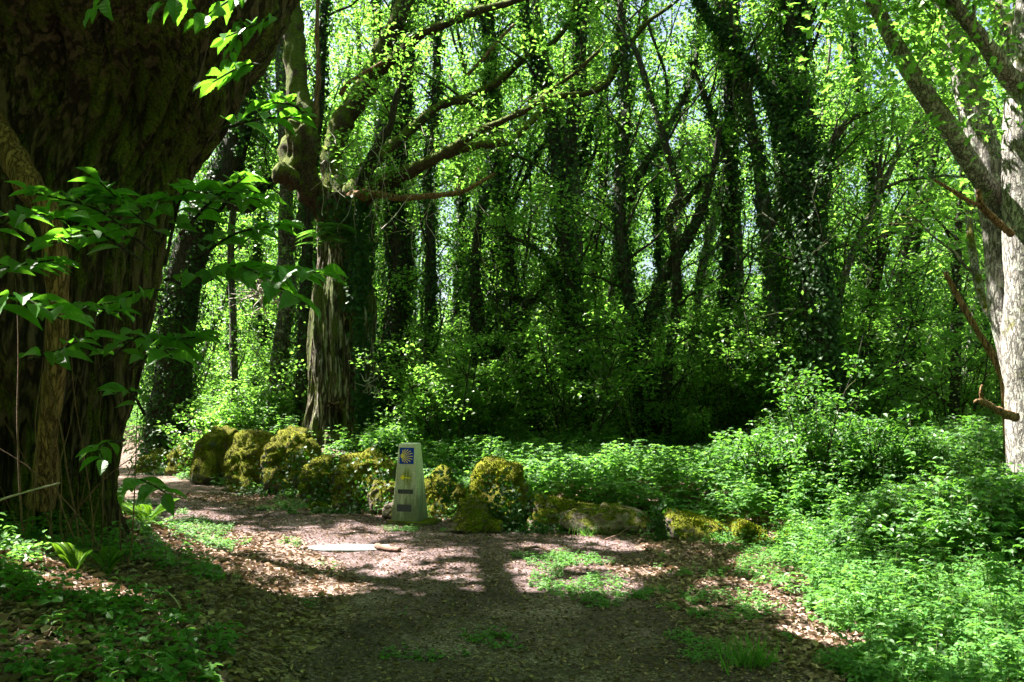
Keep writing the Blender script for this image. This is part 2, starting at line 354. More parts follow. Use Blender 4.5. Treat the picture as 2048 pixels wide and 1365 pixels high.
M = dict(
    forest=leaf_mat('forest_leaf', (.03, .085, .012), (.10, .18, .03), (.21, .47, .05), .5, .42, .45),
    ivy=leaf_mat('ivy_leaf', (.009, .036, .005), (.03, .085, .014), (.06, .2, .01), .25, .55, .3),
    chest=leaf_mat('chestnut_leaf', (.022, .11, .012), (.05, .17, .014), (.15, .42, .02), .42, .36, .5, True),
    under=leaf_mat('nettle_leaf', (.024, .085, .018), (.07, .165, .030), (.20, .46, .05), .42, .55, .35),
    bramble=leaf_mat('bramble_leaf', (.022, .075, .016), (.06, .15, .026), (.14, .36, .03), .34, .5, .4),
    weed=leaf_mat('weed_leaf', (.035, .12, .025), (.10, .23, .045), (.18, .42, .05), .38, .5, .3),
    fern=leaf_mat('fern_frond', (.04, .13, .01), (.09, .19, .012), (.22, .42, .02), .4),
    stem=tint_mat('green_stem', (.05, .09, .02), (.16, .2, .07)),
    moss=tint_mat('moss_tuft', (.04, .065, .003), (.24, .26, .012), .9, .1),
    dead=leaf_mat('dead_leaf', (.05, .028, .02), (.60, .42, .34), (.2, .12, .06), .12, .7, .25),
    ground=ground_mat('leaf_mould', [(.25, (.018, .012, .009)), (.5, (.085, .058, .046)), (.75, (.27, .19, .155))], 40),
    path=ground_mat('trodden_path', [(.34, (.016, .010, .009)), (.55, (.11, .075, .075)), (.76, (.46, .34, .36))], 70, .9, .15),
    bark_big=furrow_mat('chestnut_bark', (.006, .004, .003), (.045, .029, .018), (.20, .14, .095), (.09, .105, .010)),
    bark_dark=bark_mat('dark_bark', (.012, .011, .009), (.075, .065, .052), (.04, .06, .01), .36),
    bark_grey=bark_mat('grey_bark', (.03, .028, .024), (.17, .155, .135), (.05, .07, .01), .36, lichen=.5),
    bark_pale=bark_mat('oak_bark', (.05, .045, .04), (.40, .37, .34), (.13, .13, .015), .38, 1.3, .3, .9, lichen=.8),
    bark_mid=furrow_mat('gnarled_bark', (.014, .010, .007), (.15, .115, .088), (.52, .46, .39), (.075, .095, .010)),
    limb=bark_mat('mossy_limb', (.02, .014, .01), (.13, .085, .06), (.10, .125, .012), .62, 1.2, .5, .8, gain=.4),
    snag=bark_mat('bare_wood', (.05, .025, .012), (.42, .24, .12), (.04, .05, .01), .22, 1.6, .08, .9, gain=.1),
    twig=plain('dead_twig', (.22, .18, .14), .8, (.5, .44, .38), 10),
    brown=plain('brown_branch', (.06, .03, .02), .85, (.24, .13, .09), 14, .8),
    concrete=None)
def concrete_mat():
    m, N, L, out = nodes('marker_concrete'); w_ = coords(N, L); vs = coords(N, L, (1, 1, .12))
    c = ramp(N, L, noise(N, L, w_, 60, 6, .8), [(.25, (.16, .16, .14)), (.5, (.58, .57, .53)), (.75, (.80, .79, .75))])
    s = N('SeparateXYZ'); L(N('TexCoord').outputs['Object'], s.inputs[0])
    low = mp(N, L, 'SUBTRACT', .62, s.outputs[2]); al = mp(N, L, 'ADD', mp(N, L, 'MULTIPLY', noise(N, L, vs, 14, 5, .7), 1.0), mp(N, L, 'MULTIPLY', low, .55))
    c = mixc(N, L, mp(N, L, 'MULTIPLY', ramp(N, L, al, [(.45, (0, 0, 0)), (.75, (1, 1, 1))]), .75), c, (.045, .058, .022))
    # green-yellow algae running down the middle of the front below the tile
    ax = mp(N, L, 'ABSOLUTE', mp(N, L, 'ADD', s.outputs[0], -.01)); band = mp(N, L, 'SUBTRACT', 1, mp(N, L, 'MULTIPLY', ax, 9), True)
    zz = mp(N, L, 'MULTIPLY', mp(N, L, 'SUBTRACT', 1, mp(N, L, 'MULTIPLY', mp(N, L, 'ABSOLUTE', mp(N, L, 'ADD', s.outputs[2], -.62)), 5), True), 1)
    fr = mp(N, L, 'LESS_THAN', s.outputs[1], -.05)
    st = mp(N, L, 'MULTIPLY', mp(N, L, 'MULTIPLY', band, zz), mp(N, L, 'MULTIPLY', fr, ramp(N, L, noise(N, L, vs, 45, 4), [(.4, (.3, .3, .3)), (.6, (1.0, 1.0, 1.0))])))
    c = mixc(N, L, mp(N, L, 'MULTIPLY', st, 1.5, True), c, (.16, .19, .02))
    p = N('BsdfPrincipled', i={'Roughness': .9}); L(c, p.inputs['Base Color'])
    b = N('Bump', i={'Strength': .5, 'Distance': .006}); L(noise(N, L, w_, 120, 5, .8), b.inputs['Height']); L(b.outputs[0], p.inputs['Normal']); L(p.outputs[0], out.inputs[0]); return m
M['concrete'] = concrete_mat()

# ------------------------------------------------------------------ ground and path
def grid_mesh(name, mat, xs, ys, zoff=0.0, mask=None):
    X, Y = np.meshgrid(xs, ys); Z = hgt(X, Y) + zoff
    V = np.stack([X, Y, Z], -1).reshape(-1, 3); nx, ny = len(xs), len(ys)
    i = np.arange(ny - 1)[:, None] * nx; j = np.arange(nx - 1)[None]
    f = np.stack([i + j, i + j + 1, i + nx + j + 1, i + nx + j], -1).reshape(-1, 4)
    if mask is not None:
        mk = mask(X, Y).ravel(); f = f[(mk[f] > 0).all(1)]
        used = np.unique(f); re = np.zeros(len(V), int); re[used] = np.arange(len(used)); V = V[used]; f = re[f]
    b = MB(); b.add(V, f); return b.build(name, mat)
def axis(a, b, step, far):
    core = list(np.arange(a, b, step)); lo = []; s = step; x = a
    while x > -far: s *= 1.22; x -= s; lo.append(x)
    hi = []; s = step; x = core[-1]
    while x < far: s *= 1.22; x += s; hi.append(x)
    return np.array(lo[::-1] + core + hi)
tag(grid_mesh('ground', M['ground'], axis(-8, 8, .06, 420), axis(1.5, 20, .06, 420)), kind='structure')
tag(grid_mesh('path', M['path'], np.arange(-14, 3, .05), np.arange(.5, 17, .05), .006, path_mask), kind='structure')

# ------------------------------------------------------------------ trees
def auto_branches(wood, tips, pts, rad, t0, t1, n, L, spread=1.0, sub=4, up=.35, sides=5, bias=None):
    m = len(pts); T = nrm(np.gradient(pts, axis=0))
    for q in range(n):
        t = rng.uniform(t0, t1); i = min(int(t * (m - 1)), m - 2); a = rng.uniform(0, 2 * np.pi)
        hd = np.array([math.cos(a), math.sin(a), 0]);
        if bias is not None: hd = nrm(hd + bias)
        d = nrm(hd * spread + np.array([0, 0, up + rng.uniform(-.25, .4)]) + T[i] * .4)
        l = rng.uniform(*L) * (1.1 - .45 * t); k = 7; r0 = min(rad[i] * .55, .012 * l + .006)
        p = [pts[i]]; dd = d.copy()
        for s in range(k - 1):
            dd = nrm(dd + rng.normal(0, .2, 3) + np.array([0, 0, .05])); p.append(p[-1] + dd * l / (k - 1))
        p = np.array(p); tube(wood, p, np.linspace(r0, r0 * .25, k), sides, cap=False)
        for s in range(sub):
            j = rng.integers(2, k); d2 = nrm(dd + rng.normal(0, .8, 3) * np.array([1, 1, .5])); l2 = l * rng.uniform(.2, .45)
            e = p[j] + d2 * l2; mpt = (p[j] + e) / 2 + rng.normal(0, .05 * l2, 3)
            tube(wood, np.array([p[j], mpt, e]), [r0 * .35, r0 * .25, r0 * .12], 3, cap=False)
            tips.append((e, d2)); tips.append((mpt, d2))
        tips.append((p[-1], dd))

def clump(mb, tips, n, sp, size, tpl=DIA, wr=.6, flat=.8, jit=1.0, shaft=False):
    if not tips: return
    A = np.array([t[0] for t in tips]); D = np.array([t[1] for t in tips]); A = np.repeat(A, n, 0); D = np.repeat(D, n, 0); k = len(A)
    pos = A + rnd(k, sp) * np.array([1, 1, .55]); dr = nrm(D * .5 + rnd(k, .6) * np.array([1, 1, .45]) + np.array([0, 0, -.15]))
    up = nrm(rnd(k, .5 * jit) + np.array([0, 0, flat])); sz = size * rng.uniform(.7, 1.25, k)
    if shaft: q = open_shaft(pos); pos, dr, up, sz = pos[q], dr[q], up[q], sz[q]
    leaves(mb, pos, dr, up, sz, wr, tpl)

def ivy(mb, pts, rad, dens, size=.06, t0=0, t1=1, fluff=.07):
    seg = np.linalg.norm(np.diff(pts, axis=0), axis=1); L = seg.sum() * (t1 - t0); n = int(dens * L)
    cum = np.concatenate([[0], np.cumsum(seg)]) / seg.sum(); t = rng.uniform(t0, t1, n)
    c = np.stack([np.interp(t, cum, pts[:, k]) for k in range(3)], 1); r = np.interp(t, cum, rad); a = rng.uniform(0, 2 * np.pi, n)
    cl = n2(t * L * 2, a * 1.5, 1.0, 3, 2); keep = cl > -.35
    o = np.stack([np.cos(a), np.sin(a), np.zeros(n)], 1); pos = c + o * (r + np.abs(rng.normal(0, fluff, n)) * (1 + .8 * cl) + .01)[:, None]
    dr = nrm(o * .5 + np.array([0, 0, -1]) + rnd(n, .4)); up = nrm(o + np.array([0, 0, .35]) + rnd(n, .35))
    k = keep; leaves(mb, pos[k], dr[k], up[k], size * rng.uniform(.6, 1.3, k.sum()), .95, DIA)

def px_path(seq, per=6):
    """seq of (u, v, width px, depth) -> smoothed 3D path and radii"""
    pts = np.array([P(u, v, Y) for (u, v, w_, Y) in seq]); r = np.array([w_ / 2 / F * Y for (u, v, w_, Y) in seq])
    s = spline(pts, per); rr = spline(np.stack([r, r, r], 1), per)[:, 0]; return s, np.maximum(rr, .004)

def rooted(seq, tops=2):
    """bring the first point down into the ground and carry the last one on above the frame"""
    p = list(seq); u, v, w_, Y = p[0]; x, y, z = P(u, v, Y); g = float(hgt(x, y)) - .15
    if z > g: vg = HOR + (EYE - g) / Y * F; p = [(u, vg, w_ * 1.25, Y)] + p
    u1, v1, w1, Y1 = p[-1]; u0, v0, w0, Y0 = p[-2]
    if v1 < 60:
        for k in range(tops):
            u1 += (u1 - u0) * .3 + rng.uniform(-40, 40); v1 -= 260; w1 *= .65; p.append((u1, v1, w1, Y1 + .3 * k))
    return p

GRP_IVY = 'ivy covered trunks behind the stone wall'
# name, label, category, depth, bark, trunk seq (u,v,w), forks [...], ivy density, branches, leaf clumps per tip, top crown
HT = [
 ('forest_tree', 'ivy clad trunk leaning left behind the bramble bank, just right of the mossy fork', 18, 'bark_dark', [(1068, 850, 38), (1045, 700, 32), (1030, 600, 30), (1008, 430, 28), (992, 300, 26), (985, 120, 22), (978, 10, 20)], [[(1010, 440, 14), (1040, 380, 10), (1080, 300, 8), (1130, 250, 5)]], 900, 16),
 ('forest_tree', 'thick ivy clad trunk that splits in two high up, centre of the wood', 16.5, 'bark_dark', [(1168, 850, 50), (1155, 700, 44), (1135, 560, 42), (1122, 400, 40), (1105, 250, 26), (1070, 90, 22), (1050, 0, 20)], [[(1122, 400, 34), (1145, 250, 28), (1160, 110, 24), (1165, -20, 22)], [(1115, 560, 14), (1075, 500, 9), (1010, 470, 6)]], 1300, 18),
 ('forest_tree', 'dark forked trunk with shaggy ivy stripped to straw at its foot', 15.5, 'bark_dark', [(1300, 870, 46), (1290, 740, 44), (1262, 620, 34), (1243, 480, 32), (1240, 350, 28), (1252, 200, 22), (1240, 20, 18)], [[(1285, 700, 30), (1320, 570, 26), (1385, 460, 22), (1425, 350, 14), (1440, 250, 10)], [(1262, 400, 18), (1290, 330, 15), (1340, 250, 12), (1385, 150, 10), (1400, 20, 8)]], 900, 20),
 ('forest_tree', 'thin dark snaking trunk with no ivy beside the forked tree', 15, 'bark_dark', [(1332, 850, 22), (1336, 730, 20), (1354, 620, 20), (1350, 500, 18), (1338, 440, 18), (1358, 380, 16), (1340, 320, 15), (1310, 220, 13), (1275, 110, 11), (1240, 30, 9)], [[(1338, 440, 14), (1375, 400, 11), (1410, 350, 8)]], 120, 12),
 ('forest_tree', 'ivy clad straight trunk with a dead branch arching off to its left', 15.5, 'bark_dark', [(1440, 880, 40), (1448, 700, 34), (1456, 560, 32), (1462, 380, 28), (1458, 200, 24), (1446, 10, 20)], [[(1462, 330, 12), (1420, 220, 10), (1380, 120, 8)]], 1300, 14),
 ('forest_tree', 'bare grey trunk standing close against the straight ivy trunk', 16.5, 'bark_grey', [(1482, 860, 26), (1478, 700, 22), (1476, 520, 20), (1468, 350, 18), (1475, 180, 16), (1462, 10, 14)], [], 160, 12),
 ('forest_tree', 'leaning trunk curving up left behind the young elder bush', 14.5, 'bark_grey', [(1562, 900, 36), (1552, 700, 30), (1542, 540, 30), (1524, 380, 28), (1500, 230, 26), (1478, 110, 22), (1466, 0, 20)], [[(1535, 470, 16), (1570, 380, 13), (1590, 250, 11), (1580, 120, 9)]], 900, 16),
 ('forest_tree', 'broadest ivy wrapped trunk, dark and bushy, towering over the young elder bush', 14, 'bark_dark', [(1655, 900, 80), (1640, 720, 70), (1628, 540, 66), (1612, 380, 62), (1598, 220, 58), (1590, 60, 52), (1585, -30, 50)], [[(1612, 430, 24), (1570, 330, 20), (1545, 200, 18), (1470, 90, 15), (1400, 0, 12)], [(1625, 520, 24), (1640, 380, 22), (1680, 260, 16), (1760, 210, 12)]], 3400, 24),
 ('forest_tree', 'slim trunk leaning right with pale bark patches, right of the broad ivy trunk', 15, 'bark_grey', [(1650, 760, 18), (1668, 640, 16), (1700, 520, 16), (1750, 410, 14), (1790, 320, 12), (1835, 240, 9)], [[(1750, 410, 9), (1760, 330, 8), (1770, 240, 6)]], 150, 10),
 ('forest_tree', 'dark trunk leaning right in the thicket, with a bend halfway up', 16, 'bark_dark', [(1690, 800, 24), (1730, 660, 20), (1752, 560, 20), (1778, 470, 18), (1850, 380, 15), (1885, 200, 12), (1890, 20, 10)], [], 350, 12),
 ('forest_tree', 'dark upright trunk seen through the gap left of the pale oak', 15, 'bark_dark', [(1908, 880, 20), (1912, 700, 20), (1914, 560, 17), (1918, 450, 14), (1925, 330, 11), (1920, 100, 9), (1910, 20, 8)], [], 150, 10),
 ('forest_tree', 'curving dark trunk with a kink high up, left of the gap by the pale oak', 17, 'bark_dark', [(1805, 840, 22), (1800, 700, 20), (1795, 600, 18), (1820, 470, 18), (1828, 330, 18), (1855, 240, 14), (1860, 100, 12), (1875, 10, 10)], [], 200, 12),
 ('forest_tree', 'broad dark ivy hung trunk straight behind the old gnarled tree', 19, 'bark_dark', [(775, 880, 66), (785, 700, 62), (800, 560, 60), (790, 400, 58), (800, 250, 54), (815, 60, 44), (820, -20, 40)], [[(800, 300, 22), (770, 150, 18), (750, 0, 15)]], 1500, 16),
 ('forest_tree', 'narrow trunk draped with hanging creepers right of the old gnarled tree', 17.5, 'bark_dark', [(862, 880, 28), (858, 700, 26), (862, 500, 26), (855, 350, 24), (870, 200, 22), (880, 20, 20)], [], 1000, 12),
 ('forest_tree', 'low forked mossy tree with ivy foot, right of the leafy understorey', 17, 'bark_dark', [(962, 880, 52), (965, 760, 46), (955, 640, 36), (950, 540, 26), (962, 430, 22), (985, 330, 18), (975, 150, 15), (960, 0, 13)], [[(968, 740, 30), (1010, 670, 24), (1060, 600, 20), (1105, 560, 14)]], 700, 14),
 ('forest_tree', 'broad dark ivy smothered tree leaning right beside the huge chestnut', 18.5, 'bark_dark', [(340, 840, 100), (352, 700, 90), (368, 560, 84), (405, 430, 76), (455, 330, 66), (480, 250, 62), (500, 100, 50), (510, -20, 45)], [[(455, 400, 40), (500, 410, 32), (520, 375, 24), (570, 350, 16)]], 3600, 18),
 ('forest_tree', 'grey lichen spotted trunk left of the old gnarled tree, curving at the foot', 18.5, 'bark_grey', [(548, 830, 36), (560, 700, 34), (575, 600, 32), (570, 480, 30), (572, 350, 26), (565, 200, 24), (560, 0, 20)], [[(580, 500, 20), (600, 440, 16), (612, 350, 12)]], 60, 10),
 ('forest_tree', 'thin pale trunk between the chestnut and the grey lichen spotted trunk', 19, 'bark_grey', [(468, 800, 17), (466, 640, 15), (462, 480, 14), (478, 300, 12), (470, 100, 10), (470, 0, 9)], [], 60, 10),
 ('forest_tree', 'short dark ivy trunk tucked behind the left side of the old gnarled tree', 17.5, 'bark_dark', [(606, 830, 40), (608, 700, 36), (612, 560, 32), (620, 400, 26), (640, 200, 22), (650, 0, 18)], [], 900, 8),
 ('forest_tree', 'tall straight grey trunk rising behind the spreading mossy limbs', 20, 'bark_grey', [(1000, 870, 26), (1000, 500, 24), (995, 330, 24), (990, 200, 24), (985, 100, 20), (965, 0, 18)], [[(995, 330, 12), (940, 250, 9), (900, 150, 7)]], 200, 12),
 ('forest_tree', 'twin stemmed grey trunk forking low behind the right ends of the mossy limbs', 19, 'bark_grey', [(1150, 860, 30), (1152, 500, 28), (1145, 330, 28), (1150, 200, 24), (1155, 60, 20), (1150, 0, 18)], [[(1145, 350, 26), (1110, 200, 22), (1085, 100, 18), (1070, 0, 15)]], 250, 12),
 ('forest_tree', 'slender pale trunk leaning right between the straight ivy trunks', 19, 'bark_grey', [(1360, 860, 20), (1385, 700, 18), (1400, 560, 18), (1430, 430, 16), (1455, 330, 14), (1500, 180, 12), (1540, 20, 10)], [], 100, 10),
 ('forest_tree', 'thin dark trunk rising just left of the broadest ivy trunk', 17, 'bark_dark', [(1585, 880, 22), (1590, 700, 20), (1575, 520, 18), (1560, 300, 15), (1545, 100, 12), (1540, 10, 10)], [], 700, 10),
 ('forest_tree', 'ivy tufted trunk among slanting saplings near the right clearing', 18, 'bark_dark', [(1740, 870, 26), (1742, 700, 24), (1735, 540, 22), (1745, 380, 20), (1720, 200, 16), (1700, 10, 13)], [], 900, 12),
]
CROWN_TALL = []
for k, (nm, lb, Y, bm, seq, forks, ivd, nb) in enumerate(HT):
    ws = .8 if ivd > 400 else 1.0; s4 = rooted([(u, v, w_ * ws, Y + .4 * math.sin(v * .006 + k)) for (u, v, w_) in seq])
    pts, rad = px_path(s4); base = pts[0] + [0, 0, .15]
    root = empty(nm, base, lb, 'tree'); wood = MB(); lf = MB(); iv = MB(); tips = []
    tube(wood, pts, rad, 12, .16, 4, k)
    auto_branches(wood, tips, pts, rad, .14, .62, nb, (.9, 2.4), sub=4)
    auto_branches(wood, tips, pts, rad, .6, .99, nb // 2 + 4, (1.2, 3.2), sub=6, up=.6)
    if ivd: ivy(iv, pts, rad, ivd * .42, .07, 0, .8, .03 + rad[4] * .18)
    for q, fk in enumerate(forks):
        Y2 = Y + .4 * math.sin(fk[0][1] * .006 + k); sg = 1 if (q + k) % 2 else -1
        fs = [(u, v, w_, Y2 + sg * .22 * i) for i, (u, v, w_) in enumerate(fk)]
        if fk[-1][1] < 60: fs.append((fk[-1][0] * 2 - fk[-2][0], fk[-1][1] - 250, fk[-1][2] * .6, fs[-1][3]))
        p2, r2 = px_path(fs); tube(wood, p2, r2, 9, .14, 4, k + 50)
        auto_branches(wood, tips, p2, r2, .35, 1, 8, (.7, 1.8), sub=4)
        if ivd > 500: ivy(iv, p2, r2, ivd * .2, .065, 0, .7, .04)
    clump(lf, tips, 15, .17, .085, OAK if Y < 15 else DIA, .62, shaft=True)
    wood.build('trunk', M[bm], root, loc=base); lf.build('crown', M['forest'], root, False, loc=base)
    if iv.n: iv.build('ivy', M['ivy'], root, False, loc=base)

rng = np.random.default_rng(101)
# ---- slender trees that fill the wood, copies of seven prototypes
def proto(seed, H, r, lean, ivd, bm, nb, sz, n=11):
    wood = MB(); lf = MB(); iv = MB(); tips = []
    k = 9; z = np.linspace(-.3, H, k); a = rng.uniform(0, 6.28)
    x = lean * z / H * 1.0 + np.cumsum(rng.normal(0, .26, k)); y = np.cumsum(rng.normal(0, .2, k)); x -= x[0]; y -= y[0]
    pts = spline(np.stack([x, y, z], 1), 4); rad = r * (1 - .75 * np.linspace(0, 1, len(pts)) ** 1.2)
    tube(wood, pts, rad, 7, .12, 3, seed)
    if seed % 2:
        i = len(pts) // 3; q = pts[i] + np.cumsum(np.vstack([[0, 0, 0], rng.normal(0, .12, (6, 3)) + np.array([rng.choice([-.45, .45]), .1, 1.3])]), 0)
        q = spline(q, 3); tube(wood, q, np.linspace(rad[i] * .75, rad[i] * .25, len(q)), 6, .1, 3, seed); auto_branches(wood, tips, q, np.linspace(rad[i] * .7, rad[i] * .25, len(q)), .3, 1, 9, (.8, 2.0), sub=4, sides=3)
    auto_branches(wood, tips, pts, rad, .08, .5, nb, (.8, 2.4), sub=6, sides=3)
    auto_branches(wood, tips, pts, rad, .45, 1, nb, (1.2, 3.0), sub=5, sides=3, up=.5)
    clump(lf, tips, n, .19, sz, DIA2, .7)
    if ivd: ivy(iv, pts, rad, ivd, .085, 0, .6, .06)
    root = empty('slender_tree', (0, 0, 0), 'slender tree deep in the wood, one of many alike', 'tree', 'slender trees filling the wood')
    wood.build('trunk', M[bm], root); lf.build('crown', M['forest'], root, False)
    if iv.n: iv.build('ivy', M['ivy'], root, False)
    return root
protos = [proto(1, 15, .10, 1.5, 250, 'bark_dark', 16, .10), proto(2, 17, .12, 2.5, 0, 'bark_grey', 15, .10), proto(3, 13, .075, 3.0, 120, 'bark_grey', 14, .10), proto(4, 18, .15, -.8, 500, 'bark_dark', 17, .11),
          proto(5, 14, .07, 3.6, 0, 'bark_grey', 13, .10), proto(6, 16, .09, .5, 350, 'bark_dark', 15, .10), proto(7, 12, .06, 2.2, 0, 'bark_dark', 14, .10)]
spots = []; tries = 0
while len(spots) < 175 and tries < 20000:
    tries += 1; y = 19 + 37 * rng.random() ** 1.1; x = rng.uniform(-.72, .72) * y
    if float(wall_d(x, y)) < 2 or in_shaft(x, y, .3): continue
    dmin = .5 + y * .014
    if all((x - a) ** 2 + (y - b) ** 2 > dmin ** 2 for a, b in spots): spots.append((x, y))
used = set()
ORD = ['first', 'second', 'third', 'fourth', 'fifth', 'sixth', 'seventh', 'eighth', 'ninth', 'tenth', 'eleventh', 'twelfth', 'thirteenth', 'fourteenth', 'fifteenth', 'sixteenth', 'seventeenth', 'eighteenth', 'nineteenth', 'twentieth'] + ['twenty ' + q for q in ('first', 'second', 'third', 'fourth', 'fifth', 'sixth', 'seventh', 'eighth', 'ninth')]
LOOK = ['forked dark slender tree', 'leaning grey slender tree', 'forked thin grey sapling tree', 'stout ivy footed dark tree', 'strongly leaning thin grey tree', 'straight dark tree with ivy', 'thinnest dark sapling tree']
SLOOK = ['waist thick leafy shrub', 'tall arching leafy shrub', 'low rounded leafy shrub']
def number(lst, looks, rows):
    by = {}
    for (o, q, x, y) in lst:
        r = sum(y > e for e in rows); by.setdefault((q, r), []).append((x / y, o))
    names = ['front rows', 'middle rows', 'rear rows', 'farthest rows']
    for (q, r), m in by.items():
        for i, (_, o) in enumerate(sorted(m, key=lambda t: t[0])): o['label'] = looks[q] + ', ' + names[r] + ', ' + ORD[i] + ' such from the left'
made = []
for i, (x, y) in enumerate(spots):
    q = int(rng.choice(7, p=[.09, .12, .2, .08, .21, .12, .18])); o = protos[q] if q not in used else copy_tree(protos[q]); used.add(q)
    o.location = (x, y, float(hgt(x, y))); s = rng.uniform(.85, 1.2); o.scale = (s, s, s); o.rotation_euler = (0, 0, rng.normal(0, .9)); made.append((o, q, x, y))
number(made, LOOK, (27, 35, 45)); made = []
for q in range(7):
    if q not in used:
        for c in list(protos[q].children): bpy.data.objects.remove(c)
        bpy.data.objects.remove(protos[q])

rng = np.random.default_rng(102)
# ---- understorey shrubs
def shrub(seed, H, W, sz, nst):
    wood = MB(); lf = MB(); tips = []
    for s in range(nst):
        a = rng.uniform(0, 6.28); p = [np.array([math.cos(a) * .1, math.sin(a) * .1, -.1])]; d = nrm(np.array([math.cos(a) * W / H, math.sin(a) * W / H, 1.1]))
        for j in range(6): d = nrm(d + rng.normal(0, .14, 3)); p.append(p[-1] + d * H / 6 * rng.uniform(.8, 1.1))
        p = np.array(p); r = np.linspace(.02, .006, 7); tube(wood, p, r, 4, cap=False); auto_branches(wood, tips, p, r * 3, .2, 1, 8, (.35, 1.0), sub=3, up=.15, sides=3)
    clump(lf, tips, 9, .13, sz, DIA, .62, 1.2)
    root = empty('understorey_shrub', (0, 0, 0), 'leafy shrub in the shade of the slender trees', 'shrub', 'leafy shrubs between the trunks')
    wood.build('stem', M['bark_dark'], root); lf.build('foliage', M['forest'], root, False); return root
shr = [shrub(1, 3.0, 1.2, .08, 8), shrub(2, 4.6, 1.5, .085, 9), shrub(3, 2.0, 1.1, .075, 8)]
sp = []; tries = 0
while len(sp) < 140 and tries < 8000:
    tries += 1; y = 14 + 30 * rng.random() ** 1.4; x = rng.uniform(-.68, .7) * y
    if float(wall_d(x, y)) < 2.2 or (abs(x + 3.6) < 1.6 and y < 18) or (in_shaft(x, y, .25) and x < 0): continue
    if all((x - a) ** 2 + (y - b) ** 2 > .9 for a, b in sp): sp.append((x, y))
used = set()
for i, (x, y) in enumerate(sp):
    q = int(rng.integers(0, 3)); o = shr[q] if q not in used else copy_tree(shr[q]); used.add(q)
    s = rng.uniform(.7, 1.25); o.location = (x, y, float(hgt(x, y))); o.scale = (s, s, s); o.rotation_euler = (0, 0, rng.uniform(0, 6.28)); made.append((o, q, x, y))
number(made, SLOOK, (20, 26, 34))

rng = np.random.default_rng(103)
# ---- far woodland leaves, plus unseen leaves added to deepen the shade
b = MB(); n = 90000; ang = rng.uniform(-.7, .7, n); R = rng.uniform(56, 72, n); x = R * np.tan(ang) * .95; y = R.copy()
top = 10 + 6 * n2(x, y * .2, .18, 31, 3); z = hgt(x, y, False) + rng.random(n) ** .8 * np.maximum(top, 3)
leaves(b, np.stack([x, y, z], 1), rnd(n), nrm(rnd(n, .5) + np.array([-.3, -.3, .8])), rng.uniform(.25, .45, n), .7, DIA2)
n = 70000; ang = rng.uniform(.72, 2 * np.pi - .72, n); R = rng.uniform(29, 40, n); x = R * np.sin(ang); y = R * np.cos(ang) + 2; z = hgt(x, y, False) + rng.random(n) ** .9 * 19  # unseen leaf ring at sides and back, added to dim the ambient light
leaves(b, np.stack([x, y, z], 1), rnd(n), nrm(rnd(n, .6) + np.array([-.2, -.2, .8])), rng.uniform(.5, .9, n), .7, DIA2)
n = 26000; x = rng.uniform(-16, 16, n); y = rng.uniform(-16, 0, n); z = rng.uniform(8.5, 13, n)  # unseen leaf roof behind the camera, added to keep out sky light
leaves(b, np.stack([x, y, z], 1), rnd(n) * [1, 1, .4], nrm(rnd(n, .4) + np.array([0, 0, 1])), rng.uniform(.25, .45, n), .7, DIA2)
tag(b.build('woodland_and_shade_leaves', M['forest'], smooth=False), 'mass of leaves far behind the slender trees and unseen shading leaves all round the clearing', 'woodland', kind='stuff')

rng = np.random.default_rng(104)
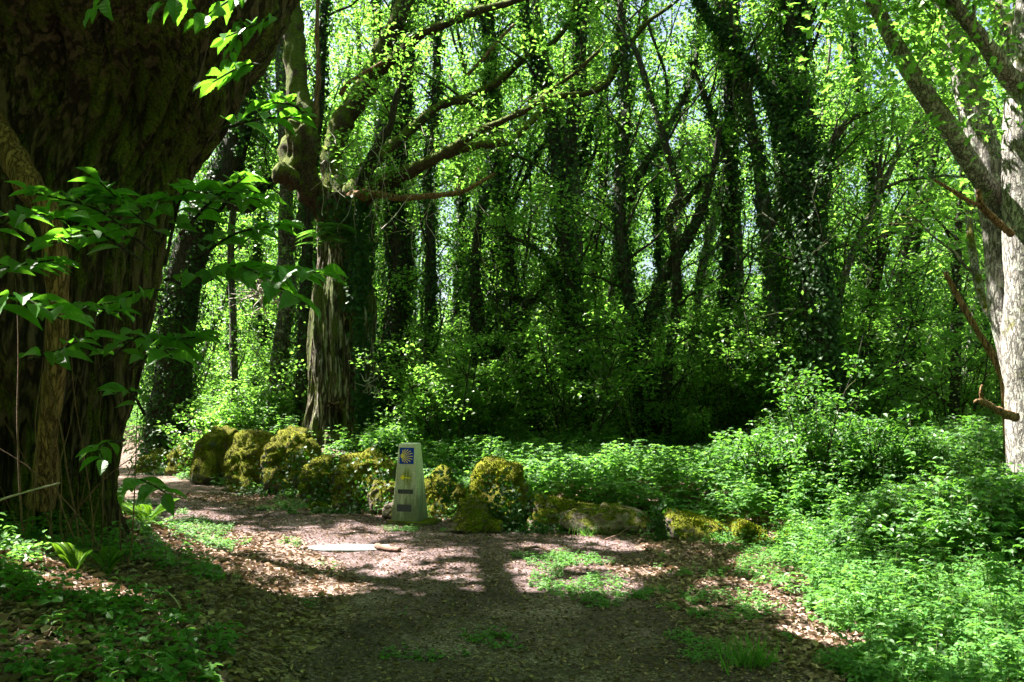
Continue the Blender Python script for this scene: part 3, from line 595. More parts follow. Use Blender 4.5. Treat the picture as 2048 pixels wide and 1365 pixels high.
# ------------------------------------------------------------------ the huge chestnut on the left bank
def chestnut():
    Yc = 6.6; rows = np.array([(-420, 60, 640), (-300, 20, 690), (-150, 10, 665), (-40, 22, 600), (0, 24, 582), (60, 14, 562), (105, 0, 532), (150, -20, 505), (200, -40, 486), (260, -60, 450), (330, -85, 385), (400, -100, 350), (480, -112, 331), (600, -122, 313), (700, -130, 294), (800, -136, 278), (900, -142, 256), (1000, -152, 250), (1060, -165, 256), (1150, -190, 272), (1230, -210, 290)], float)
    nv, na = 330, 420; v = np.linspace(rows[0, 0], rows[-1, 0], nv); uL = np.interp(v, rows[:, 0], rows[:, 1]); uR = np.interp(v, rows[:, 0], rows[:, 2]) - np.interp(v, [0, 300, 700, 1000], [20, 14, 26, 32])
    ker = np.ones(9) / 9; pad = lambda a: np.convolve(np.pad(a, 4, mode='edge'), ker, 'valid'); uL, uR = pad(uL), pad(uR)
    cx = ((uL + uR) / 2 - 1024) / F * Yc; hw = (uR - uL) / 2 / F * Yc; z = EYE - (v - HOR) / F * Yc
    a = np.linspace(0, 2 * np.pi, na, endpoint=False); A, Z = np.meshgrid(a, z); HW = hw[:, None]; CX = cx[:, None]
    dep = .82 + .1 * sm((Z - 4.0) / .6)
    ca, sa = np.cos(A), np.sin(A)
    q = np.stack([ca * 2.2, sa * 2.2, Z * .35], -1)
    flute = .13 * fbm(np.stack([ca * 2.6, sa * 2.6, Z * .45 + 2], -1), 3, 41)
    ridg = 1 - np.abs(fbm(np.stack([ca * 13, sa * 13, Z * 1.3], -1), 3, 43)); ridg = .11 * (ridg - .6)
    topz = sm((Z - 4.25) / .35)
    cracks = .06 * (1 - np.abs(fbm(np.stack([ca * 5, sa * 5, Z * 9], -1), 3, 47)))
    fine = .012 * fbm(np.stack([ca * 40, sa * 40, Z * 6], -1), 2, 45)
    R = HW * (1 + flute * (1 - .3 * topz)) + ridg * (1 - .75 * topz) + cracks * topz + fine
    X = CX + R * ca; Yy = Yc + R * sa * dep
    # swelling towards the viewer over a hollow throat
    front = np.clip(-sa, 0, 1)
    bulge = .7 * np.exp(-((X + 3.05) / .75) ** 2) * np.exp(-((Z - 4.75) / .42) ** 2) * front
    hollow = .34 * np.exp(-((X + 2.9) / .6) ** 2) * np.exp(-((Z - 3.55) / .55) ** 2) * front
    rib = .2 * np.exp(-((X + 3.75 + .12 * np.sin(Z * 2)) / .13) ** 2) * front * sm((Z - 1.2) / .8)
    Yy = Yy - bulge + hollow - rib
    roots = sm((1.0 - Z) / .7) * (.02 + .12 * fbm(np.stack([ca * 2.2, sa * 2.2, Z * 0], -1), 2, 49)); X = X + ca * roots; Yy = Yy + sa * roots
    V = np.stack([X, Yy, Z], -1).reshape(-1, 3)
    i = np.arange(nv - 1)[:, None] * na; j = np.arange(na)[None]; k = (j + 1) % na
    f = np.stack([i + k, i + j, i + na + j, i + na + k], -1).reshape(-1, 4)
    base = G(-3.6, 6.6); root = empty('chestnut_tree', base, 'huge old chestnut with dark furrowed trunk swelling out above the left bank', 'tree')
    tb = MB(); tb.add(V, f)
    ctop = np.array([cx[0], Yc, z[0]]); crown = MB(); tips = []
    for k_, (ex, ey, ez) in enumerate([(-10, 12, 10.5), (-7, 15, 11.5), (-12, 7, 10), (-3, 12, 10.5), (-6, 5, 10.5), (-9, 3, 9.8), (-7, 9, 11)]):
        e = np.array([ex, ey, ez], float); m1 = ctop * .6 + e * .4 + rng.normal(0, .4, 3) + [0, 0, .8]
        p = spline([ctop + (e - ctop) * .02 - [0, 0, .3], m1, e], 8); r = np.linspace(.30, .05, len(p)); tube(tb, p, r, 10, .15, 2, k_); auto_branches(tb, tips, p, r * .5, .4, 1, 6, (1.2, 2.4), sub=3, sides=4)
    tb.build('trunk', M['bark_big'], root, loc=base)
    # burl over the root, mossy
    bb = MB(); t = np.linspace(0, np.pi, 30); c = P(20, 752, 5.9)
    tube(bb, np.array([c + [-.55 + .5 * q_, .28 - .1 * q_, .12 - .34 * (1 - q_)] for q_ in np.linspace(0, 1, 16)]), .2 * np.sqrt(np.maximum(1 - np.linspace(-.6, 1, 16) ** 2, 0.02)), 22, .4, 5, 61)
    bb.build('burl', M['limb'], root, loc=base)
    # stripped dead stem
    p, r = px_path([(-90, 180, 56, 5.9), (-30, 235, 54, 5.75), (20, 310, 52, 5.65), (58, 370, 52, 5.6), (98, 430, 46, 5.6), (112, 520, 42, 5.6), (114, 640, 40, 5.65), (108, 760, 40, 5.7), (98, 860, 38, 5.75), (88, 960, 46, 5.85), (80, 1010, 56, 5.9)], 9)
    sn = MB(); tube(sn, p, r, 26, .22, 9, 62); sn.build('dead_stem', M['snag'], root, loc=base)
    # unseen canopy shaped for its shade: no leaves in the shafts to lit patches
    n = 260000; x = rng.uniform(-21, 3, n); y = rng.uniform(-3, 23, n); zz = np.maximum(7.7, 2.5 + .53 * y) + 2.4 * rng.random(n)
    pos = np.stack([x, y, zz], 1); g = pos - TS * (zz / TS[2])[:, None]; keep = ~lit(g)
    keep &= ~((g[:, 1] > 12.6 + .0 * g[:, 0]) & (n2(x, y, .8, 77) > -.1)); keep &= ~((wall_d(g[:, 0], g[:, 1]) > .6) & (n2(g[:, 0], g[:, 1], 1.3, 79) > .12))
    keep &= ~((g[:, 0] > 2.2) & (n2(g[:, 0], g[:, 1], 2.0, 78) > .25))
    for (a_, b_, c_, r_) in SPOT:
        s0 = P(a_, b_, c_); dv = pos - s0; t_ = dv @ TS; keep &= np.linalg.norm(dv - t_[:, None] * TS, axis=1) > r_ * 1.35
    pos = pos[keep]; k = len(pos); leaves(crown, pos, nrm(rnd(k) * [1, 1, .4]), nrm(rnd(k, .35) + TS * .7 + [0, 0, .3]), rng.uniform(.12, .2, k), .52, MID)
    crown.build('crown', M['chest'], root, False, loc=base)
    # leafy shoots hanging in front of the trunk: (start, end, leaves, size)
    SH = [((300, 500, 5.0), (60, 385, 4.3), 14, .16), ((320, 470, 4.9), (200, 365, 4.4), 10, .15), ((330, 530, 4.7), (400, 385, 4.3), 10, .15), ((280, 520, 4.8), (100, 490, 3.9), 11, .17), ((330, 560, 4.8), (640, 545, 4.0), 20, .165),
          ((420, 560, 4.5), (600, 600, 3.9), 12, .17), ((390, 520, 4.7), (560, 450, 4.2), 12, .15), ((360, 470, 4.8), (490, 355, 4.3), 12, .15), ((-60, 500, 4.2), (130, 440, 3.9), 10, .16), ((-80, 560, 4.0), (110, 520, 3.8), 9, .16),
          ((-60, 650, 3.2), (125, 640, 3.1), 8, .165), ((60, 640, 4.4), (245, 625, 4.2), 9, .15), ((260, 740, 4.6), (390, 675, 4.3), 10, .17), ((200, 740, 4.6), (345, 715, 4.1), 11, .18), ((60, 720, 4.2), (170, 672, 4.0), 7, .16),
          ((270, -60, 4.6), (195, 22, 4.4), 5, .15), ((400, -70, 4.5), (320, 6, 4.3), 6, .15), ((520, -60, 4.6), (400, 40, 4.4), 7, .15), ((560, 20, 4.8), (450, 75, 4.6), 7, .14), ((520, 130, 4.6), (425, 165, 4.5), 6, .15),
          ((620, 240, 4.5), (545, 205, 4.3), 7, .17), ((440, 260, 4.7), (600, 235, 4.4), 7, .16), ((480, 40, 4.9), (455, 130, 4.7), 6, .13), ((330, 580, 4.9), (230, 610, 4.6), 7, .14), ((250, 880, 5.2), (205, 920, 4.9), 5, .13), ((290, 830, 5.1), (230, 790, 4.8), 6, .13), ((255, 960, 5.0), (330, 985, 4.6), 8, .15), ((150, 430, 4.9), (230, 400, 4.5), 9, .14), ((440, 420, 4.6), (520, 400, 4.3), 8, .15), ((350, 440, 4.6), (280, 420, 4.3), 8, .15)]
    for k_, (s, e, nl, sz) in enumerate(SH):
        nl = int(nl * 1.7); sz = sz * 1.18
        a0, b0 = P(*s), P(*e); p = spline([a0, (a0 + b0) / 2 + np.array([0, 0, .07]) + rng.normal(0, .04, 3), b0], 8); tw = MB(); tube(tw, p, np.linspace(.011, .004, len(p)), 5, tint=.5)
        sh = tw.build('leafy_shoot', M['bark_dark'], root, loc=base); lv = MB(); t = np.linspace(.12, 1, nl) ** .8; ii = t * (len(p) - 1); c = np.stack([np.interp(ii, np.arange(len(p)), p[:, q_]) for q_ in range(3)], 1)
        d = nrm(b0 - a0); side = np.cross(d, [0, 0, 1]); sg = np.where(np.arange(nl) % 2 == 0, 1, -1)[:, None]
        sg = sg * (1 - .85 * (np.arange(nl) >= nl - 1))[:, None]
        dr = nrm(d * (.55 + .3 * t[:, None]) + side * sg * rng.uniform(.6, 1.2, (nl, 1)) + rnd(nl, .16) + [0, 0, -.12]); up = nrm(rnd(nl, .33) + [0, 0, 1])
        leaves(lv, c, dr, up, sz * rng.uniform(.6, 1.15, nl), .38, CHEST); lo = lv.build('leaf_cluster', M['chest'], sh, False, loc=base)
    return root
chestnut()
# thin dead twigs and sprout stems rising against the trunk foot
b = empty('sprout_clump', G(-2.9, 5.6), 'clump of thin bare sprouts rising against the foot of the huge chestnut', 'sprouts'); bl = np.array(b.location); mb = MB()
for q in range(20):
    x0 = rng.uniform(-3.5, -2.75); y0 = 5.75 + rng.uniform(-.2, .1); p = [G(x0, y0, -.05)]; d = nrm(np.array([rng.normal(.12, .25), rng.normal(-.08, .08), 1.0])); Lq = rng.uniform(.5, 2.0)
    for s in range(6): d = nrm(d + rng.normal(0, .1, 3)); p.append(p[-1] + d * Lq / 6)
    tube(mb, spline(p, 3), np.linspace(.007, .002, 19) * rng.uniform(.6, 1.5), 4)
mb.build('stem', M['brown'], b, loc=bl)

rng = np.random.default_rng(105)
# ------------------------------------------------------------------ old gnarled tree behind the wall
def gnarled():
    Yc = 15.6; rows = np.array([(395, 630, 722), (440, 640, 712), (480, 642, 716), (520, 640, 722), (560, 634, 730), (600, 626, 738), (660, 622, 742), (720, 622, 742), (770, 624, 738), (820, 618, 728), (870, 606, 738), (930, 590, 750)], float)
    nv, na = 200, 220; v = np.linspace(rows[0, 0], rows[-1, 0], nv); uL = np.interp(v, rows[:, 0], rows[:, 1]); uR = np.interp(v, rows[:, 0], rows[:, 2]); cx = ((uL + uR) / 2 - 1024) / F * Yc; hw = (uR - uL) / 2 / F * Yc; z = EYE - (v - HOR) / F * Yc
    a = np.linspace(0, 2 * np.pi, na, endpoint=False); A, Z = np.meshgrid(a, z); ca, sa = np.cos(A), np.sin(A)
    tw = A + .25 * Z; r = hw[:, None] * (1 + .16 * fbm(np.stack([np.cos(tw) * 2.3, np.sin(tw) * 2.3, Z * .6], -1), 3, 51) + .07 * (1 - np.abs(fbm(np.stack([np.cos(tw) * 6, np.sin(tw) * 6, Z * 1.1], -1), 3, 52)))) + .025 * fbm(np.stack([ca * 14, sa * 14, Z * 2.2], -1), 2, 53)
    X = cx[:, None] + r * ca; Y_ = Yc + r * sa * .85; fr = np.clip(-sa, 0, 1)
    U = 1024 + X / Y_ * F; Vv = HOR + (EYE - Z) / Y_ * F
    hol = .5 * np.exp(-((U - 668) / 14) ** 2 - ((Vv - 838) / 26) ** 4) + .25 * np.exp(-((U - 692) / 5) ** 2 - ((Vv - 655) / 14) ** 2) + .16 * np.exp(-((U - 681) / 8) ** 2 - ((Vv - 700) / 45) ** 2) + .06 * np.exp(-((U - 655) / 5) ** 2 - ((Vv - 740) / 60) ** 2)
    Y_ = Y_ + hol * fr
    V = np.stack([X, Y_, Z], -1).reshape(-1, 3); i = np.arange(nv - 1)[:, None] * na; j = np.arange(na)[None]; k = (j + 1) % na; f = np.stack([i + k, i + j, i + na + j, i + na + k], -1).reshape(-1, 4)
    base = G(-3.35, Yc); root = empty('gnarled_tree', base, 'ancient hollow tree with peeling grey trunk and spreading mossy limbs behind the wall', 'tree'); b = MB(); b.add(V, f); b.build('trunk', M['bark_mid'], root, loc=base)
    LB = [('limb', 'limb', [(690, 470, 70, 0), (655, 420, 64, 0), (618, 375, 58, -.3), (598, 330, 66, -.5), (604, 285, 74, -.5), (612, 250, 56, -.4), (600, 190, 40, -.3), (592, 120, 36, -.2), (583, 40, 38, 0), (575, -60, 36, 0), (560, -200, 28, .3)], 0),
          ('burl', 'limb', [(590, 372, 26, -.6), (572, 352, 40, -.85), (560, 340, 38, -.95), (552, 333, 18, -1.0)], 0),
          ('limb', 'snag', [(628, 290, 20, -.2), (632, 220, 15, -.4), (637, 140, 12, -.4), (634, 60, 11, -.4), (638, -40, 10, -.3)], 0),
          ('limb', 'limb', [(690, 440, 60, 0), (668, 360, 58, .3), (665, 300, 54, .5), (690, 240, 52, .6), (722, 190, 50, .6), (748, 140, 46, .6), (768, 90, 42, .6), (800, 30, 40, .5), (820, -40, 36, .5), (850, -200, 28, .4)], 10),
          ('limb', 'limb', [(752, 150, 26, .6), (790, 115, 26, .2), (840, 70, 22, -.2), (900, 45, 20, -.5), (960, 20, 20, -.8), (1020, 5, 16, -1.0), (1090, -20, 12, -1.2)], 10),
          ('limb', 'bark_dark', [(715, 400, 40, -.1), (745, 310, 26, -.5), (780, 250, 18, -.8), (795, 190, 18, -1.0), (815, 145, 15, -1.1), (822, 128, 13, -1.1)], 6),
          ('limb', 'limb', [(700, 400, 50, 0), (740, 330, 34, .4), (810, 270, 26, .8), (880, 212, 22, 1.0), (940, 195, 20, 1.1), (1000, 160, 19, 1.2), (1050, 115, 17, 1.2), (1100, 90, 15, 1.2), (1140, 40, 14, 1.2), (1160, -30, 12, 1.2)], 14),
          ('limb', 'limb', [(700, 420, 56, 0), (750, 375, 42, -.3), (815, 345, 32, -.7), (880, 312, 26, -1.0), (950, 268, 20, -1.2), (1010, 240, 17, -1.4), (1060, 215, 14, -1.5), (1110, 175, 12, -1.6), (1150, 145, 11, -1.7), (1200, 100, 8, -1.8)], 12),
          ('limb', 'limb', [(890, 310, 22, -1.0), (960, 290, 20, -.8), (1020, 280, 18, -.6), (1070, 235, 16, -.4), (1110, 195, 16, -.2), (1170, 188, 15, 0), (1215, 165, 15, .1), (1245, 110, 12, .2), (1290, 50, 11, .3), (1330, 20, 9, .4), (1370, -10, 7, .4)], 12),
          ('limb', 'snag', [(700, 400, 40, -.2), (740, 388, 22, -.6), (800, 396, 16, -.9), (860, 392, 15, -1.1), (920, 385, 13, -1.2), (960, 365, 11, -1.3), (990, 348, 8, -1.3)], 2),
          ('limb', 'snag', [(770, 230, 9, -1.0), (680, 190, 12, -.4), (700, 165, 10, -.5), (740, 140, 9, -.5), (785, 115, 5, -.5)][1:], 0),
          ('limb', 'snag', [(935, 150, 9, 1.1), (970, 115, 10, 1.0), (1000, 78, 9, .9), (1030, 48, 6, .9)], 0)]
    tips = []; lf = MB()
    for k_, (nm, mt, sq, nb) in enumerate(LB):
        tk = 1.0 if k_ < 2 else .82; p, r = px_path([(u, v_, w_ * tk, Yc + dy) for (u, v_, w_, dy) in sq], 14 if k_ < 2 else 9); b = MB(); tube(b, p, r, 36 if k_ < 2 else 12, .42 if k_ < 2 else .3, 6 if k_ < 2 else 9, 70 + k_)
        if nb: auto_branches(b, tips, p, r, .15, 1, int(nb * 1.1), (.5, 1.3), sub=4, up=.3)
        b.build(nm, M[mt], root, loc=base)
    for q in range(60):   # tufts over the knotted fork
        c = P(rng.uniform(655, 800), rng.uniform(270, 400), Yc - rng.uniform(.4, 1.0)); tips.append((c, nrm(rng.normal(0, 1, 3) + [.4, -.4, .2])))
    clump(lf, tips, 10, .15, .095, OAK, .6, 1.0, shaft=True); lf.build('crown', M['forest'], root, False, loc=base)
    iv = MB(); vv = rng.uniform(390, 880, 2600); uu = np.where(vv < 620, rng.normal(718, 16, 2600), rng.normal(728, 10, 2600)); w_ = rng.random(2600) < .35; uu = np.where(w_ & (vv < 480), rng.uniform(635, 725, 2600), uu)
    pos = np.stack([P(a, b_, Yc - .45 - .1 * rng.random() + .5 * max(0, (a - 715) / 30)) for a, b_ in zip(uu, vv)]); k = len(pos); leaves(iv, pos, nrm(rnd(k, .4) + [0, -.2, -1]), nrm(rnd(k, .35) + [0, -1, .4]), rng.uniform(.05, .11, k), .9, DIA); iv.build('ivy', M['ivy'], root, False, loc=base)
    # hanging creepers
    cr = MB()
    for q in range(46):
        s = P(rng.uniform(640, 960), rng.uniform(250, 400), Yc - rng.uniform(.4, 1.2)); p = [s]; d = np.array([0, 0, -1.0]); Lq = rng.uniform(.4, 2.2) if s[0] > -3 else rng.uniform(.3, .9)
        for t_ in range(7): d = nrm(d + rng.normal(0, .22, 3)); p.append(p[-1] + d * Lq / 7)
        tube(cr, spline(p, 3), .006, 3, cap=False)
    cr.build('creeper', M['twig'], root, loc=base)
    fr = MB()
    for q in range(26): frond(fr, P(rng.uniform(628, 715), rng.uniform(452, 492), Yc - .55), nrm(np.array([rng.normal(-.4, .8), -.6, rng.uniform(-.1, .5)])), rng.uniform(.35, .6), .12)
    fr.build('fern_tuft', M['under'], root, False, loc=base)
def frond(mb, p0, d, L, wd, n=24, droop=.9):
    t = np.linspace(0, 1, n + 1); d = nrm(np.asarray(d, float)); hz = np.array([d[0], d[1], 0]); p = p0 + np.outer(t * L, d) + np.outer(-(t ** 2) * L * droop * .5, [0, 0, 1])
    T = nrm(np.gradient(p, axis=0)); side = nrm(np.cross(T, [0, 0, 1])); up = np.cross(side, T); ln = wd * np.sin(np.pi * (t * .9 + .08)) + .008
    for s in (-1, 1): leaves(mb, p, nrm(side * s + T * .35), up, ln, .2, DIA2)
    tube(mb, p, np.linspace(.004, .0015, len(p)), 3, cap=False)
gnarled()

rng = np.random.default_rng(106)
# ------------------------------------------------------------------ pale oak on the right
def oak():
    Yc = 8.3; base = G(5.45, Yc); root = empty('oak_tree', base, 'pale barked oak with several sunlit stems at the right edge', 'tree'); tips = []
    ST = [('trunk', [(2095, 1080, 130, 0), (2084, 960, 118, 0), (2070, 860, 104, 0), (2056, 740, 92, 0), (2052, 600, 80, 0), (2048, 460, 76, 0), (2046, 330, 72, 0), (2046, 220, 72, 0), (2060, 120, 70, 0), (2062, 20, 56, 0), (2080, -120, 44, 0)]),
          ('stem', [(2066, 930, 40, .1), (2046, 820, 44, .15), (2020, 700, 44, .2), (2000, 600, 44, .3), (1992, 480, 46, .4), (1984, 400, 54, .5), (1966, 310, 58, .6), (1944, 210, 54, .7), (1924, 110, 48, .7), (1900, 20, 42, .8), (1870, -80, 42, .8), (1840, -220, 30, .9)]),
          ('branch', [(1992, 400, 40, .4), (1948, 340, 36, .2), (1900, 260, 36, .0), (1858, 200, 34, -.1), (1815, 135, 32, -.2), (1775, 60, 28, -.3), (1742, -10, 24, -.4), (1700, -120, 18, -.5)]),
          ('branch', [(2044, 180, 42, 0), (2010, 145, 34, -.2), (1975, 95, 30, -.4), (1940, 50, 26, -.5), (1905, 0, 24, -.6), (1870, -80, 18, -.8)]),
          ('branch', [(2045, 160, 44, .1), (2020, 90, 36, .3), (2000, 10, 34, .5), (1990, -80, 26, .6)]),
          ('branch', [(2008, 640, 26, .3), (1975, 620, 16, .6), (1955, 560, 16, .9), (1942, 480, 14, 1.1), (1935, 400, 12, 1.3)])]
    for k_, (nm, sq) in enumerate(ST):
        p, r = px_path([(u, v_, w_, Yc + dy) for (u, v_, w_, dy) in sq], 8); b = MB(); tube(b, p, r, 30, .11, 5, 90 + k_)
        if k_: auto_branches(b, tips, p, r, .55, 1, 5, (.7, 1.6), sub=4)
        b.build(nm, M['bark_pale'], root, loc=base)
    for sq in ([(2022, 468, 16, -.3), (1996, 446, 15, -.5), (1972, 422, 14, -.7), (1962, 405, 13, -.75), (1957, 380, 10, -.8)], [(1968, 415, 9, -.7), (1930, 398, 8, -.9), (1898, 378, 7, -1.0), (1868, 360, 5, -1.1)], [(2030, 835, 20, -.3), (1998, 822, 15, -.5), (1968, 806, 13, -.7), (1955, 802, 9, -.8), (1947, 806, 3, -.8)], [(1966, 806, 9, -.7), (1962, 785, 6, -.75), (1964, 770, 4, -.75)]):
        p, r = px_path([(u, v_, w_, Yc + dy) for (u, v_, w_, dy) in sq], 6); b = MB(); tube(b, p, r, 9, .3, 12, 33); b.build('dead_branch', M['snag'], root, loc=base)
    # crown above and beside the frame, its unseen part added to block sky light
    n = 1300; c = np.stack([rng.uniform(2, 11, n), rng.uniform(2, 14, n), np.zeros(n)], 1); c[:, 2] = np.maximum(6.8, 2.6 + .52 * c[:, 1]) + rng.uniform(0, 3, n)
    for q in range(n): tips.append((c[q], nrm(rng.normal(0, 1, 3))))
    for q in range(70):
        y = Yc + rng.uniform(-1.0, .6); tips.append((P(rng.normal(1760, 70) if q < 45 else rng.normal(1900, 60), rng.uniform(-20, 150) if q < 45 else rng.uniform(0, 330), y), nrm(rng.normal(0, 1, 3))))
    lf = MB(); clump(lf, tips, 14, .22, .11, OAK, .6, 1.0, shaft=True); lf.build('crown', M['forest'], root, False, loc=base)
oak()
p, r = px_path([(1890, 545, 10, 9.6), (1925, 610, 11, 9.5), (1960, 670, 12, 9.4), (1995, 730, 13, 9.3), (2010, 800, 14, 9.2), (2015, 960, 15, 9.1)], 6)
b = MB(); tube(b, p, r, 8, .2, 8, 5); tag(b.build('dead_branch', M['snag']), 'bare brown dead branch leaning left out of the brambles beside the pale oak', 'branch')

rng = np.random.default_rng(107)
# ------------------------------------------------------------------ rocks of the wall
R_ = dict(
    moss=rock_mat('mossy_rock', (.06, .05, .04), (.2, .18, .15), (.022, .032, .003), (.24, .25, .014), .05),
    half=rock_mat('half_mossy_rock', (.07, .055, .045), (.26, .21, .18), (.025, .035, .004), (.19, .20, .012), -.05),
    stone=rock_mat('stone_rock', (.08, .06, .052), (.32, .25, .22), (.03, .04, .005), (.13, .14, .012), -.16))
def rock(label, Y, outline, thick, mat, box=.6, seed=0, tufts=900, face_tilt=.62, name='rock', group=None, cat='rock', rough=.21):
    o = np.array(outline, float); o = (o - o.mean(0)) * [.93, .96] + o.mean(0) + [0, 3]; W = np.array([P(u, v, Y)[[0, 2]] for u, v in o]); c = W.mean(0)
    ang = np.arctan2(W[:, 1] - c[1], W[:, 0] - c[0]); rd = np.hypot(W[:, 0] - c[0], W[:, 1] - c[1]); s_ = np.argsort(ang); ang, rd = ang[s_], rd[s_]
    aa = np.concatenate([ang - 2 * np.pi, ang, ang + 2 * np.pi]); rr = np.tile(rd, 3)
    nu, nv = 96, 56; th = np.linspace(-np.pi, np.pi, nu, endpoint=False); ph = np.linspace(-np.pi / 2, np.pi / 2, nv + 2)[1:-1]; TH, PH = np.meshgrid(th, ph)
    # radius by ray against the polygon
    px_, pz_ = W[s_, 0] - c[0], W[s_, 1] - c[1]; Rt = np.zeros(nu)
    for q in range(len(px_)):
        x1, z1 = px_[q], pz_[q]; x2, z2 = px_[(q + 1) % len(px_)], pz_[(q + 1) % len(px_)]; dx, dz = x2 - x1, z2 - z1
        den = np.cos(th) * dz - np.sin(th) * dx; den = np.where(np.abs(den) < 1e-9, 1e-9, den); t = (x1 * dz - z1 * dx) / den; s = (x1 * np.sin(th) - z1 * np.cos(th)) / den
        Rt = np.where((t > 0) & (s >= -.001) & (s <= 1.001), np.maximum(Rt, t), Rt)
    k_ = np.array([1, 2, 3, 2, 1]) / 9; Rt = np.convolve(np.concatenate([Rt[-2:], Rt, Rt[:2]]), k_, 'valid')
    cp, sp_ = np.cos(PH), np.sin(PH); X = Rt[None] * cp ** box * np.cos(TH); Z = Rt[None] * cp ** box * np.sin(TH); Yd = thick * np.sign(sp_) * np.abs(sp_) ** box
    Yd = Yd + face_tilt * Z
    p = np.stack([X + c[0], Yd, Z + c[1]], -1); dirn = nrm(np.stack([X, Yd * .8, Z], -1)); sz = max(rd.mean(), .08)
    bg_ = fbm(p * 1.7 / max(sz, .2) + seed * 7, 4, seed); p = p + dirn * (rough * sz * bg_ + .07 * sz * (np.abs(fbm(p * 3.1 / max(sz, .2) + seed * 3, 2, seed + 9)) - .4) + .014 * fbm(p * 20, 3, seed + 3))[..., None]; p[..., 1] += Y + thick * .6
    V = np.vstack([p.reshape(-1, 3), p[0].mean(0), p[-1].mean(0)]); i = np.arange(nv - 1)[:, None] * nu; j = np.arange(nu)[None]; k = (j + 1) % nu
    f = np.stack([i + j, i + k, i + nu + k, i + nu + j], -1).reshape(-1, 4); jj = np.arange(nu); kk = (jj + 1) % nu
    f2 = np.stack([kk, jj, np.full(nu, nv * nu)], -1); f3 = np.stack([(nv - 1) * nu + jj, (nv - 1) * nu + kk, np.full(nu, nv * nu + 1)], -1)
    base = np.array([c[0], Y + thick * .6, V[:, 2].min()]); root = empty(name, base, label, cat, group); b = MB(); b.add(V, [f, f2, f3]); b.build('stone', R_[mat], root, loc=base)
    if tufts:
        tri = f[rng.integers(0, len(f), tufts * 3)]; A = V[tri]; wv = rng.random((len(tri), 2)); pt = A[:, 0] * (1 - wv[:, :1]) * (1 - wv[:, 1:]) + A[:, 1] * wv[:, :1] * (1 - wv[:, 1:]) + A[:, 2] * wv[:, :1] * wv[:, 1:] + A[:, 3] * (1 - wv[:, :1]) * wv[:, 1:]
        nn = nrm(np.cross(A[:, 1] - A[:, 0], A[:, 3] - A[:, 0])); out = np.sign(((pt - V.mean(0)) * nn).sum(1, keepdims=True)); nn = nn * out
        kp = (nn[:, 2] + .6 * fbm(pt * 4, 2, seed + 8) > (-.35 if mat == 'moss' else .0)) & (nn[:, 1] < .5); pt, nn = pt[kp][:tufts], nn[kp][:tufts]; n = len(pt)
        if n < 140: return
        m = MB(); leaves(m, pt - nn * .004, nrm(nn + rnd(n, .5) + [0, 0, .2]), nrm(rnd(n)), rng.uniform(.012, .03, n), .6, DIA2, np.clip(.55 + .4 * fbm(pt * 7, 2, seed + 5) + rng.normal(0, .15, n), 0, 1)); m.build('moss', M['moss'], root, False, loc=base)
